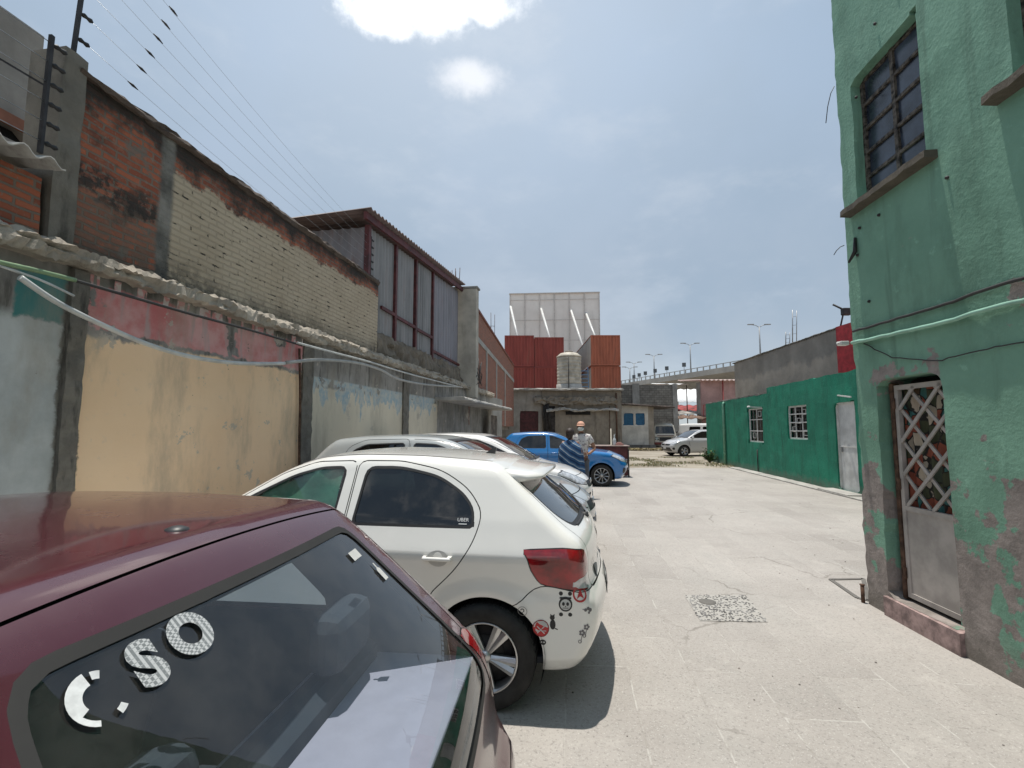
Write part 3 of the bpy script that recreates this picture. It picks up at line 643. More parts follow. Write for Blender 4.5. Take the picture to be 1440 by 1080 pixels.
BLUE = dict(HATCH, wb=2.45, rw=.30, ra=.355, spokes=10, double=False, sw=.03, kt=.09,
    top=[(-.7, 1.41), (-.2, 1.46), (.4, 1.50), (.9, 1.50), (1.2, 1.455), (1.4, 1.39), (2.05, 1.05), (2.2, 1.01), (2.7, .95), (3.05, .86), (3.35, .7)],
    front=[(.2, 3.05), (.4, 3.2), (.6, 3.21), (.8, 3.10), (.95, 2.8)])
VAN = dict(res=.07, wb=2.5, rw=.32, ra=.38, trackw=.83, rim=.19, spokes=6, rear_core=-.4, front_core=2.5, zb=.25, kt=.12, kr=.08, kf=.08, crown=.05, bowr=.05, bowf=.06, zc=.8,
    top=[(-1.2, 1.95), (0, 2.0), (2.2, 2.0), (2.5, 1.93), (3.0, 1.8)], rear=[(.2, -1.0), (1.9, -.95)], front=[(.25, 3.05), (.5, 3.16), (1.0, 3.12), (1.15, 3.05), (1.85, 2.75)],
    side=[(.2, .80), (.5, .86), (1.1, .87), (1.9, .76)], plan=[(-1, .98), (0, 1), (2.5, 1), (3.1, .95)])
# ------------------------------------------------------------ parked cars
P_WHITE = carpaint('warm_white_paint', (.82, .805, .76), .22, .07, dirtc=(.5, .47, .41)); P_MAROON = carpaint('maroon_paint', (.062, .004, .011), .26, .07, dirtc=(.24, .17, .16)); P_SILVER = carpaint('silver_paint', (.44, .45, .45), .32, .14)
P_GREY = carpaint('grey_silver_paint', (.38, .40, .40), .28, .15); P_BLUE = carpaint('bright_blue_paint', (.005, .155, .43), .22, .08); P_CREAM = carpaint('cream_paint', (.50, .46, .37), .5, .3); P_PALE = carpaint('pale_white_paint', (.78, .77, .745), .3, .08)
G_MAR = glassmat('clear_car_glass', (.74, .84, .91), dust_haze=.065); G_DARK = glassmat('dark_tinted_glass', (.035, .04, .042), dust_haze=.02); G_MID = glassmat('tinted_glass', (.22, .27, .28), dust_haze=.06); G_GREEN = glassmat('green_tinted_glass', (.55, .68, .62), dust_haze=.08)  # maroon car's glass: reflected sky put into its blue tint and haze
SEALG = simple('grey_rubber_seal', (.022, .021, .020), .7); CHARC = simple('grille_black', (.012, .012, .013), .4)
SHELF = simple('lilac_grey_shelf_cloth', (.44, .37, .40), .95, var=.035, scale=14)
VINYLW = simple('white_vinyl', (.75, .75, .75), .4); VINYLR = simple('red_vinyl', (.55, .03, .035), .4)
def arc_poly(cx, cy, r0, r1, a0, a1, n=8):
    A = [R(a0+(a1-a0)*i/n) for i in range(n+1)]; out = []
    for i in range(n): out.append([(cx+r0*math.cos(A[i]), cy+r0*math.sin(A[i])), (cx+r1*math.cos(A[i]), cy+r1*math.sin(A[i])), (cx+r1*math.cos(A[i+1]), cy+r1*math.sin(A[i+1])), (cx+r0*math.cos(A[i+1]), cy+r0*math.sin(A[i+1]))])
    return out
def ln(x0, y0, x1, y1, w): d = np.array([y0-y1, x1-x0]); d = d/np.linalg.norm(d)*w/2; return [(x0+d[0], y0+d[1]), (x0-d[0], y0-d[1]), (x1-d[0], y1-d[1]), (x1+d[0], y1+d[1])]
CARS = 'cars parked side by side along the long wall'
# --- maroon hatchback in front of the camera
sp = dict(MAROON, seal=SEALG)
fdoor = rpoly([(.85, .27), (.80, 1.335), (1.22, 1.335), (1.42, 1.27), (1.88, 1.0), (1.96, .9), (1.94, .27)], .05); rdoor = rpoly([(.84, .27), (.79, 1.335), (.42, 1.33), (.22, 1.24), (.02, 1.0), (.06, .86), (.30, .58), (.38, .27)], .06)
rg = rpoly([(-.635, .79, .09), (.635, .79, .09), (.485, 1.30, .06), (-.485, 1.30, .06)])
sp['panel'] = [('door', side(fdoor)), ('door', side(rdoor)), ('tailgate', lambda P: mx(P[:, 0]-.01, np.abs(P[:, 1])-(.745-.2*(P[:, 2]-.5)), .56-P[:, 2]))]
sp['feat'] = [('rear_window', rearv(rg, .1), G_MAR, .017, -.004, False), ('windscreen', frontv(rpoly([(-.66, .99, .08), (.66, .99, .08), (.52, 1.34, .08), (-.52, 1.34, .08)]), 1.3), G_MAR, .02, -.004, False),
    ('window', side(rpoly([(.885, .935), (.86, 1.30), (1.22, 1.30), (1.40, 1.235), (1.80, .985), (1.78, .935)], .05)), G_MAR, .014, -.004, True),
    ('window', side(rpoly([(.79, .935), (.765, 1.30), (.44, 1.295), (.26, 1.215), (.10, 1.0), (.12, .935)], .05)), G_MAR, .014, -.004, True),
    ('tail_light', wrapr(rpoly([(-.475, .91), (-.53, .935), (-.60, .92), (-.62, .70), (-.53, .66), (-.48, .70)], .03), .79), REDLAMP, .006, .002, True),
    ('headlight', wrapf(rpoly([(2.75, .62), (2.72, .76), (3.30, .73), (3.34, .60)], .04), .79), CLEARLAMP, .006, .001, True)]
mar, hm, mo, _ = make_car(sp, LOC_MAR, RZ_MAR, P_MAROON, 'dusty maroon hatchback in the foreground with silver letters on its rear window', CARS)
add_interior(mar, sp, 1.55, .85, .12, .42, .93, (-.44, .03, .60, .865), SHELF); mirrors(mar, hm, 1.78, .95, P_MAROON)
p, n = hm.on_top(.106, .03); m = MB(); m.lathe([(.024, 0), (.022, .004), (.012, .008), (.009, .009), (0, .009)], 20, 'z', (p[0], p[1], p[2]-.001)); m.build('antenna_base', PLASTIC, mar)
nt = newmat('perforated_silver_vinyl'); ck = nt.node('ShaderNodeTexChecker'); nt.put(ck.inputs[0], nt.obj); ck.inputs[3].default_value = 190; VINYL = fin(nt, nt.mix(ck.outputs[1], (.62, .62, .61), (.24, .25, .25)), .35, metal=.3)
def glass_letter(ch, y, z, size, mat, parent, hull, w=1.15):
    p, n = hull.on_rear(y, z); p, n = Vector(p), Vector(n); up = (Vector((0, 0, 1))-n*n.z).normalized(); rt = up.cross(n)
    cu = bpy.data.curves.new('t', 'FONT'); cu.body = ch; cu.size = size; cu.offset = .0055; cu.align_x = 'CENTER'; cu.align_y = 'CENTER'; cu.resolution_u = 6
    o = bpy.data.objects.new('t', cu); COL.objects.link(o); bpy.context.view_layer.update(); me = bpy.data.meshes.new_from_object(o.evaluated_get(bpy.context.evaluated_depsgraph_get())); bpy.data.objects.remove(o)
    for v in me.vertices:
        q = hull.project(np.array([tuple(p+rt*v.co.x*w+up*v.co.y)]), 2); g = hull.grad(q); v.co = Vector((q+g*.0015)[0])
    me.materials.clear(); return link('letter', me, mat, parent)
gl = [o for o in mar.children_recursive if o.name.startswith('rear_window')][0]
LET = [('C', .405, 1.238), ('S', .325, 1.243), ('O', .235, 1.250)]
for ch, y, z in LET[1:]: glass_letter(ch, y, z, .098, VINYL, gl, hm, 1.02)
decal(hm, 0, -.40, 1.225, 'rear', [[(-.03, -.015), (.03, -.015), (.03, .015), (-.03, .015)]], PLATE, gl, 'sticker')
decal(hm, 0, -.455, 1.165, 'rear', [[(-.012, -.035), (.016, -.035), (.016, .005), (.006, .012), (.006, .03), (-.002, .03), (-.002, .012), (-.012, .005)]], PLATE, gl, 'sticker')

# --- white hatchback
decal(hm, 0, LET[0][1], LET[0][2], 'rear', arc_poly(0, 0, .020, .040, 95, 205, 10)+arc_poly(0, 0, .032, .040, 205, 245, 4)+arc_poly(0, 0, .026, .038, 62, 82, 3)+arc_poly(0, 0, .028, .038, 290, 312, 3), simple('torn_chrome_film', (.80, .80, .79), .25, .2, var=.15, scale=30), gl, 'letter')
sp = dict(GOL)
fdoor = rpoly([(.915, .24), (.905, 1.385), (1.2, 1.375), (1.42, 1.30), (1.86, 1.03), (1.93, .9), (1.92, .24)], .05)
rdoor = rpoly([(.900, .24), (.893, 1.385), (.60, 1.385), (.32, 1.335, .1), (.125, 1.22, .08), (.03, 1.09, .06), (.07, .93, .1), (.17, .78, .1), (.34, .62), (.40, .24)], .05)
wf = rpoly([(.975, 1.005), (.965, 1.353, .06), (1.15, 1.345), (1.33, 1.295), (1.60, 1.16), (1.80, 1.03, .02), (1.79, 1.005, .01)], .05)
wr = rpoly([(.855, 1.003, .03), (.835, 1.352, .06), (.60, 1.356, .08), (.33, 1.302, .08), (.155, 1.20, .06), (.08, 1.11, .05), (.075, 1.003, .03)])
bump = rpoly([(-.12, .54), (-.22, .60), (-.335, .69), (-.40, .70), (-.60, .665), (-2.2, .64), (-2.2, .1), (-.1, .1)], .03)
gate = rpoly([(-.60, .655), (.60, .655), (.615, .9), (.64, 1.0), (.55, 1.335), (-.55, 1.335), (-.64, 1.0), (-.615, .9)], .03)
sp['panel'] = [('door', side(fdoor)), ('door', side(rdoor)), ('rear_bumper', wrapr(bump, .81)), ('tailgate', rearv(gate, .2))]
sp['feat'] = [('window', side(wf), G_GREEN, .016, -.005, True), ('window', side(wr), G_DARK, .016, -.005, True),
    ('rear_window', rearv(rpoly([(-.52, .985, .12), (.52, .985, .12), (.595, 1.06, .08), (.545, 1.285, .04), (-.545, 1.285, .04), (-.595, 1.06, .08)]), .1), G_MID, .02, -.004, False),
    ('windscreen', frontv(rpoly([(-.68, 1.0, .08), (.68, 1.0, .08), (.53, 1.36, .08), (-.53, 1.36, .08)]), 1.3), G_MID, .02, -.004, False),
    ('tail_light', wrapr(rpoly([(-.225, .905), (-.275, .79), (-.35, .705), (-.52, .678), (-.735, .665), (-.77, .78), (-.70, .895), (-.5, .918)], .03), .81), REDLAMP, .007, .004, True),
    ('reversing_light', wrapr(rpoly([(-.565, .69), (-.735, .675), (-.745, .755), (-.56, .735)], .02), .81), CLEARLAMP, 0, .0045, True),
    ('headlight', wrapf(rpoly([(2.78, .66), (2.74, .80), (3.30, .76), (3.36, .62)], .04), .81), CLEARLAMP, .006, .001, True)]
gol, hg, go, _ = make_car(sp, LOC_GOL, RZ_GOL, P_WHITE, 'white hatchback with sticker covered rear bumper beside the maroon car', CARS)
add_interior(gol, sp, 1.62, .95, .2, .42, .98, (-.45, .0, .58, .90)); mirrors(gol, hg, 1.82, .98, P_WHITE)
m = MB(); ns_ = 16; vs = []
for j in range(7):
    for i in range(ns_+1):
        t = j/6; x0_, x1_ = 1.0, 1.76-.42*t; x = x0_+(x1_-x0_)*i/ns_; z = 1.0+.325*t; vs.append((x, .725-.40*(z-1.0)+.010*math.sin(x*26+t*2.2)+.006*math.sin(x*11-t*5), z))
m.add(vs, [(j*(ns_+1)+i, j*(ns_+1)+i+1, (j+1)*(ns_+1)+i+1, (j+1)*(ns_+1)+i) for j in range(6) for i in range(ns_)], True); m.build('green_light_sheet', simple('pale_green_sheet', (.22, .42, .34), .9, var=.2), gol)  # green sheet added inside for the front window's greenish light
doors = [o for o in gol.children if o.name.startswith('door')]
def door_at(ds, x, sg):
    best = None
    for o in ds:
        c = np.array([v.co[:] for v in o.data.vertices]); 
        if c[:, 1].mean()*sg > 0 and c[:, 0].min() < x < c[:, 0].max(): best = o
    return best
for x in (.275, 1.10):
    for sg in (1, -1): handle(door_at(doors, x, sg), hg, x, .845, P_WHITE, sg, .18)
m = MB()   # roof spoiler above the rear glass: a wedge with rounded ends
vs = []; ns = 21; prof = lambda y: [(.02, None, .006), (-.12, None, .010), (-.325+.16*y*y, 1.315-.05*y*y, 0), (-.335+.16*y*y, 1.290-.05*y*y, 0), (-.19, None, .004)]
for i in range(ns):
    y = -.56+1.12*i/(ns-1); k = 1-max(0, (abs(y)-.50)/.06)*.75
    tx = -.19+(-.345+.14*y*y+.19)*k; p0 = hg.on_top(.0, y)[0]; p1 = hg.on_top(-.10, y)[0]; pb = hg.project(np.array([[-.17, y, 1.29]]), 6)[0]
    vs += [(p0[0], y, p0[2]-.004), (p1[0], y, p1[2]+.004), (tx+.10, y, 1.338-.085*y*y), (tx, y, 1.322-.085*y*y), (tx-.004, y, 1.304-.085*y*y), (tx+.05, y, 1.285-.08*y*y), (pb[0]+.02, y, pb[2]-.01)]
q = 7; m.add(vs, [(i*q+k, i*q+k+1, (i+1)*q+k+1, (i+1)*q+k) for i in range(ns-1) for k in range(q-1)]+[tuple(range(q)), tuple(range((ns-1)*q, ns*q))], True); m.build('roof_spoiler', P_WHITE, gol)
for sg in (1, -1): surf_strip(hg, [(x, sg*(.485+.03*math.sin(x*1.5))) for x in np.linspace(1.35, .02, 24)], .011, .0035, simple('roof_trim', (.22, .21, .20), .5) if sg > 0 else bpy.data.materials['roof_trim'], 'roof_trim', gol, kind='top')
p, n = hg.on_top(.13, 0); m = MB(); m.prism([(.05, 0), (-.03, 0), (-.045, .045), (-.02, .048)], -.012, .012); o = m.build('antenna', PLASTIC, gol, loc=(p[0], 0, p[2]-.004))
gg = [o for o in gol.children_recursive if o.name.startswith('rear_window')][0]
m = MB(); a = Vector(hg.on_rear(0, .985)[0]); c = [Vector(hg.on_rear(y, z)[0])+Vector(hg.on_rear(y, z)[1])*.022 for y, z in ((.0, .985), (-.12, 1.005), (-.28, 1.06), (-.43, 1.13))]
m.tube(c, .006, 8); m.tube([x-Vector((0, 0, 0))+Vector(hg.on_rear(0, 1)[1])*-.012 for x in c[1:]], .004, 6); m.lathe([(0, .03), (.025, .03), (.032, 0)], 16, 'z', (a.x-.01, 0, a.z-.02)); m.build('rear_wiper', BLACK, gol)
surf_strip(hg, [(y, .985) for y in np.linspace(.45, -.45, 10)], .02, .004, BLACK, 'glass_foot_seal', gol, kind='rear')
# stickers on the bumper
bmp = [o for o in gol.children if o.name.startswith('rear_bumper')][0]
def stk(x, y, z, shapes):
    shapes = [([[(u*1.18, v*1.18) for u, v in p] for p in sh], mt) for sh, mt in shapes]
    first = None
    for i, (sh, mt) in enumerate(shapes): first = decal(hg, x, y, z, 'near', sh, mt, first or bmp, 'sticker' if first is None else 'sticker_print', off=.0012+.0006*i) if first is None else (decal(hg, x, y, z, 'near', sh, mt, first, 'sticker_print', off=.0012+.0006*i), first)[1]
stk(-.225, .79, .555, [(ring(0, 0, .024, .003), simple('faded_ink', (.3, .29, .27), .5)), (arc_poly(0, .004, .006, .010, -60, 180)+[ln(.0, -.004, 0, -.013, .004)], INK)])
stk(-.325, .77, .462, [([circ(0, 0, .040, 24)], VINYLR), ([[(-.036, .004), (.036, .004), (.030, .022), (.014, .035), (-.014, .035), (-.030, .022)]], PLATE), ([ln(-.018, .01, .018, -.024, .005), ln(.018, .01, -.018, -.024, .005), ln(-.026, -.012, .026, -.012, .004)], PLATE), (ring(0, 0, .041, .003), simple('maroon_ink', (.25, .03, .03), .5))])
stk(-.33, .755, .385, [([circ(0, 0, .016, 14, .013)], INK), ([circ(-.006, .001, .004, 8), circ(.006, .001, .004, 8)], PLATE)])
stk(-.40, .765, .50, [([circ(0, -.016, .014, 14, .024), circ(-.002, .017, .012, 14), [(-.012, .022), (-.011, .036), (-.003, .027)], [(.009, .022), (.009, .036), (0, .027)], ln(.01, -.034, .024, -.040, .005)], INK)])
stk(-.46, .755, .60, [([circ(0, 0, .033, 20, .036)]+[circ(-.022, .050, .010, 10), circ(.022, .050, .010, 10), circ(-.022, -.050, .010, 10), circ(.022, -.050, .010, 10)], INK), ([circ(0, -.002, .026, 18, .026)], PLATE), ([circ(-.010, .002, .007, 10, .009), circ(.010, .002, .007, 10, .009), circ(0, -.010, .003, 6), ln(-.014, -.018, .014, -.018, .003)], INK), ([ln(-.028, .030, .028, .030, .008)], INK)])
stk(-.53, .73, .655, [(ring(0, 0, .038, .009, 22), VINYLR), ([[(0, .026), (.018, -.022), (0, -.010), (-.018, -.022)]], VINYLR)])
stk(-.55, .70, .57, [([circ(-.014, 0, .008, 10), circ(.0, .006, .008, 10), circ(.012, -.002, .009, 10), circ(.004, -.014, .006, 8), ln(-.03, .004, -.014, 0, .003)], simple('grey_ink', (.16, .15, .16), .5))])
for x_, z_ in ((-.53, .43), (-.56, .46)):
    stk(x_, .71, z_, [([circ(.01*math.cos(R(72*k)), .012+.01*math.sin(R(72*k)), .006, 8) for k in range(5)]+[ln(0, 0, -.006, -.036, .003)]+ring(-.010, -.030, .009, .003, 12), bpy.data.materials['grey_ink'])])
stk(-.60, .60, .43, [([ln(0, -.02, .004, .02, .002)], bpy.data.materials['grey_ink'])])
# number plate, badge, bumper recess and the rear window's lettering
pl = decal(hg, 0, 0, .555, 'rear', [[(-.165, -.075), (.165, -.075), (.165, .075), (-.165, .075)]], PLATE, gol, 'number_plate', off=.006)
def wrap_text(txt, x, y, z, how, size, mat, parent, name, hull, sg=1, off=.002, bold=0.0):
    p, n = hull.on_side(x, z, sg) if how == 'side' else hull.on_rear(y, z); p, n = Vector(p), Vector(n); up = (Vector((0, 0, 1))-n*n.z).normalized(); rt = up.cross(n); me = text_mesh(txt, size, 0)
    for v in me.vertices:
        q = hull.project(np.array([tuple(p+rt*v.co.x+up*v.co.y)]), 2); g = hull.grad(q); v.co = Vector((q+g*off)[0])
    me.materials.clear(); return link(name, me, mat, parent)
decal(hg, 0, 0, .55, 'rear', [ln(x, -.035, x+.004, .035, .016) for x in (-.11, -.07, -.03, .03, .07, .11)], INK, pl, 'plate_print', off=.008)
decal(hg, 0, 0, .555, 'rear', [ln(-.165, .07, .165, .07, .012), ln(-.165, -.07, .165, -.07, .012), ln(-.16, -.075, -.16, .075, .012), ln(.16, -.075, .16, .075, .012)], INK, pl, 'plate_frame', off=.0085)
decal(hg, 0, 0, .86, 'rear', ring(0, 0, .058, .010, 26)+[ln(-.028, .04, -.002, -.042, .009), ln(.028, .04, .002, -.042, .009), ln(-.012, .042, 0, .006, .008), ln(.012, .042, 0, .006, .008)], simple('chrome', (.45, .45, .45), .2, 1.0, var=.05), gol, 'badge', off=.004)
decal(hg, 0, 0, .70, 'rear', [[(-.42, -.035), (.42, -.035), (.40, .035), (-.40, .035)]], simple('plate_recess_grey', (.16, .19, .21), .5), gol, 'plate_recess', off=.003)
wrap_text('GOL', 0, .43, .76, 'rear', .06, bpy.data.materials['chrome'], gol, 'model_lettering', hg, off=.003)
rw = [o for o in gol.children_recursive if o.name.startswith('window') and 'seal' not in o.name]
rwin = None
for o in rw:
    c = np.array([v.co[:] for v in o.data.vertices])
    if c[:, 1].mean() > 0 and c[:, 0].mean() < .8: rwin = o
wrap_text('UBER', .145, 0, 1.050, 'side', .030, VINYLW, rwin, 'window_lettering', hg, off=.0015); decal(hg, .145, 0, 1.028, 'side', [ln(-.025, 0, .025, 0, .005)], VINYLW, rwin, 'lettering_underline')

# --- the cars with their noses to the yard
def hatch(base, loc, paint, label, glass, res=None, rz=R(-9.3), group=CARS, roofx=0., rimmat=None, quarter=True):
    s_ = dict(base); 
    if res: s_['res'] = res
    xr = 1.40 if base is not BLUE else 1.20; zt = 1.46 if base is not BLUE else 1.44; zt2 = zt-.025
    fd = rpoly([(1.0, .3), (.97, zt), (xr-.05, zt-.02), (xr+.25, zt-.12), (xr+.85, 1.06), (xr+.9, .95), (xr+.85, .3)], .05); rd = rpoly([(.985, .3), (.955, zt), (.35, zt-.015), (.15, zt-.10), (.02, 1.1), (.1, .9), (.35, .65), (.42, .3)], .06)
    s_['panel'] = [('door', side(fd)), ('door', side(rd))]; hood = rpoly([(-.68, .80), (.68, .80), (.68, 1.03), (-.68, 1.03)], .05)
    s_['seam'] = [lambda P: mx(np.abs(P[:, 1])-.70, (xr+.95)-P[:, 0], .80-P[:, 2])]
    s_['feat'] = [('window', side(rpoly([(1.035, 1.03), (1.01, zt2-.02), (xr-.08, zt2-.035), (xr+.18, zt2-.13), (xr+.70, 1.08), (xr+.69, 1.03)], .05)), glass, .014, -.004, True),
        ('window', side(rpoly([(.93, 1.03), (.905, zt2-.02), (.38, zt2-.04), (.20, zt2-.12), (.12, 1.12), (.14, 1.03)], .05)), glass, .014, -.004, True),
        ('windscreen', frontv(rpoly([(-.70, 1.045, .08), (.70, 1.045, .08), (.55, zt, .08), (-.55, zt, .08)]), xr-.1), G_MID, .025, -.004, False),
        ('rear_window', rearv(rpoly([(-.60, 1.07, .08), (.60, 1.07, .08), (.53, 1.40, .06), (-.53, 1.40, .06)]), .0), glass, .02, -.004, False),
        ('tail_light', wrapr(rpoly([(-.25, .98), (-.36, .80), (-.72, .78), (-.72, .99)], .04), .85), REDLAMP, .006, .002, True),
        ('headlight', wrapf(rpoly([(2.72, .84), (2.95, .895), (3.30, .80), (3.62, .70), (3.55, .63), (3.10, .68)], .04), .85), CLEARLAMP, .012, .002, True),
        ('grille', frontv(rpoly([(-.50, .60), (.50, .60), (.46, .70), (-.46, .70)], .04), 2.9), CHARC, 0, -.012, False),
        ('lower_grille', frontv(rpoly([(-.62, .30), (.62, .30), (.50, .50), (-.50, .50)], .06), 2.9), CHARC, 0, -.02, False),
        ('fog_lamp_recess', wrapf(rpoly([(3.15, .36), (3.15, .52), (3.36, .50), (3.36, .38)], .06), .85), CHARC, 0, -.012, True)]
    root, hh, ob, _ = make_car(s_, loc, rz, paint, label, group); add_interior(root, s_, xr+.35, .95, .2, .45, 1.02); mirrors(root, hh, xr+.62, 1.0, paint)
    ds = [o for o in root.children if o.name.startswith('door')]
    for x in (.36, 1.16):
        for sg in (1, -1): handle(door_at(ds, x, sg), hh, x, .90, paint, sg, .17, False)
    decal2 = decal(hh, 0, 0, .5, 'rear', [[(-.17, -.06), (.17, -.06), (.17, .06), (-.17, .06)]], PLATE, root, 'number_plate', off=.004)
    p = hh.shoot(np.array([[2.8, 0, .46]], float), np.array([[1., 0, 0]]))[0]; m = MB(); m.rbox(p[0]-.005, p[0]+.012, -.15, .15, .41, .50, .004); m.build('number_plate', PLATE, root)
    m = MB(); m.lathe([(0, .02), (.05, .016), (.055, 0)], 20, 'x', (hh.shoot(np.array([[2.8, 0, .66]], float), np.array([[1., 0, 0]]))[0][0]-.004, 0, .66)); m.build('badge', ALLOY, root)
    if hasattr(sun, 'x'): pass
    m = MB()
    for y in (.30, -.36):
        q = [hh.on_top(xr+.90-.02*k, y+.12*k) for k in range(6)]; m.tube([Vector(a)+Vector(b)*.02 for a, b in q], .008, 6)
    m.build('windscreen_wipers', BLACK, root)
    return root, hh
def nose(loc_front, rz, length=3.29): return (loc_front[0]-length*math.cos(rz), loc_front[1]-length*math.sin(rz), 0)
RZN = R(-9.3)
c3, h3 = hatch(HATCH, nose((1.10, 6.55), RZN), P_GREY, 'grey silver car with black side windows behind the white hatchback', G_DARK)
c4, h4 = hatch(dict(HATCH, res=.04), nose((1.45, 8.95), RZN), P_PALE, 'white car mostly hidden between the grey silver car and the blue hatchback', G_MID)
c5, h5 = hatch(BLUE, nose((3.34, 14.3), RZN, 3.21), P_BLUE, 'bright blue hatchback with black pillars behind the two people', G_DARK)
# ------------------------------------------------------------ ground
def sheet(name, pts, z, mat, kind='structure', **k):
    me = bpy.data.meshes.new(name); me.from_pydata([(p[0], p[1], z) for p in pts], [], [tuple(range(len(pts)))]); o = link(name, me, mat); tag(o, kind=kind, **k); return o
L = Frame(-4.2, 0, .162, .987)        # long wall on the left
GR = Frame(8.1, 11.3, .121, 1)        # low green building
BG = Frame(3.25, 4.63, .073, 1)        # tall green building; u = 0 at its far corner
OB = Frame(-1.55, 15.6, .0855, 1)     # bare brick building behind the wall
sheet('ground', [(-400, -300), (400, -300), (400, 500), (-400, 500)], 0, dirt_mat())
a, b = L.w(-12, .3, 0), L.w(23, .3, 0)
edge = [(-1.0, 20.6), (1.2, 20.2), (3.0, 20.35), (4.5, 19.9), (6.0, 20.1), (7.5, 19.7), (9.4, 20.0)]
sheet('concrete_yard', [(a.x, a.y), (12, -12), (12, 8), (9.3, 20.0)]+edge[::-1][1:]+[(b.x, 20.8)], .004, yard_mat())
q = [gnd(*p) for p in ((962, 838), (1048, 838), (1080, 876), (985, 874))]
inl = empty('paving_inlay', (q[0]+q[2])/2*1.0, 0, 'square of dark pebbles set in pale mortar in the yard floor', 'paving inlay'); inl.location.z = 0
c0_ = inl.location
me = bpy.data.meshes.new('pebbles'); me.from_pydata([(p.x-c0_.x, p.y-c0_.y, .008) for p in q], [], [(0, 3, 2, 1)]); link('pebble_bed', me, pebble_mat(), inl)
m = MB(); pq = gnd(995, 848)-c0_; m.lathe([(.075, .009), (.072, .014), (.03, .015), (0, .013)], 24, 'z', (pq.x, pq.y, 0)); m.build('drain_lid', CONCD, inl)
m = MB()   # loose stones pressed in the mortar: real relief on top of the bed
for i in range(520):
    s_, t_ = RNG.random(2); p = (q[0]*(1-s_)+q[1]*s_)*(1-t_)+(q[3]*(1-s_)+q[2]*s_)*t_-c0_; r = RNG.uniform(.006, .012)
    m.lathe([(r, .0075), (r*.75, .011), (0, .0125)], 7, 'z', (p.x, p.y, 0))
o = m.build('pebble', simple('dark_pebbles', (.16, .155, .15), .7, var=.7, scale=9), inl); o['kind'] = 'stuff'
m = MB()
p = [gnd(*x) for x in ((1168, 816), (1214, 815), (1222, 846), (1206, 842))]
for i in range(4): m.bar(p[i], p[(i+1) % 4], .04, .024)
tag(m.build('pit_frame', CONCD), 'small sunken concrete frame at the foot of the tall green house', 'pit frame')
p = gnd(1214, 848); m = MB(); m.tube([p-Vector((0, 0, .02)), p+Vector((.0, 0, .16))], .016, 8); m.lathe([(.022, .16), (.022, .168), (0, .170)], 10, 'z', p); tag(m.build('iron_stub', RUST), 'short rusty iron pipe sticking out of the yard floor', 'pipe stub')
# debris: small stones and litter over the yard and dirt
m = MB()
for i in range(260):
    x, y = RNG.uniform(-.5, 8.5), RNG.uniform(1.5, 20); r = RNG.uniform(.003, .010)
    if x > 3+.1*y and y < 4.4: continue
    m.lathe([(r, .004), (r*.8, .004+r*.7), (0, .004+r)], 6, 'z', (x, y, 0))
tag(m.build('grit', simple('grit_stone', (.2, .18, .16), .9, var=.5)), 'grit and small stones scattered over the pale yard', 'grit', kind='stuff')

# ------------------------------------------------------------ walls
def outline_fn(polys): return lambda P: np.min([sdf_poly(p, P[:, 0], P[:, 2]) for p in polys], 0)
def wall_sheet(name, u0, u1, z0, z1, res, holes, depth, mat, parent, disp=.01, sc=1.2, jag=None, topfn=None, tops=None):
    nu, nz = max(2, int((u1-u0)/res)), max(2, int((z1-z0)/res)); bm = bmesh.new(); vs = []
    for j in range(nz+1):
        for i in range(nu+1): vs.append(bm.verts.new((u0+(u1-u0)*i/nu, 0, z0+(z1-z0)*j/nz)))
    for j in range(nz):
        for i in range(nu): k = j*(nu+1)+i; bm.faces.new((vs[k], vs[k+1], vs[k+nu+2], vs[k+nu+1]))
    if holes:
        fn = outline_fn(holes); cut(bm, fn); bad = []
        fl = list(bm.faces); C = np.array([f.calc_center_median()[:] for f in fl]); d = fn(C); bmesh.ops.delete(bm, geom=[f for f, x in zip(fl, d) if x < 0], context='FACES')
    for v in bm.verts:
        u, z = v.co.x, v.co.z; t = (z-z0)/(z1-z0)
        if topfn: v.co.z = z0+t*(topfn(u)-z0)
        if jag: v.co.x += jag(u, z)
        if tops and t > .98: v.co.z += tops*(pn(u, 0, 0, 2.2)+.6*pn(u, 3, 0, 7))
        v.co.y += disp*(pn(u, 0, z, sc)+.5*pn(u, 5, z, sc*3.1))*depth/abs(depth)
    be = [e for e in bm.edges if len(e.link_faces) == 1]; r = bmesh.ops.extrude_edge_only(bm, edges=be)
    for v in r['geom']:
        if isinstance(v, bmesh.types.BMVert): v.co.y = depth
    bmesh.ops.recalc_face_normals(bm, faces=bm.faces); me = bpy.data.meshes.new(name); bm.to_mesh(me); bm.free(); return link(name, me, mat, parent)
U = lambda px, py, off=0: L.uz(px, py, off)[0]
Zl = lambda px, py, off=0: L.uz(px, py, off)[1]
LEND = U(690, 570)
marks = dict(c1a=U(84, 520), c1b=U(116, 520), c2a=U(422, 560), c2b=U(437, 560), c3a=U(565, 590), c3b=U(573, 590), end=U(614, 595), zp0=Zl(260, 496), zp1=Zl(205, 420), led=Zl(300, 436))
LEDGE = Zl(300, 436); print('marks', marks, LEDGE, LEND)
lw = empty('boundary_wall', L.w(0, 0, 0), L.rz, 'long flaking wall painted grey, peach and pink behind the parked cars', 'wall')
LM = leftwall_mat(marks)
wall_sheet('painted_face', -7, LEND, 0, LEDGE, .16, [], .28, LM, lw, .022, .9)
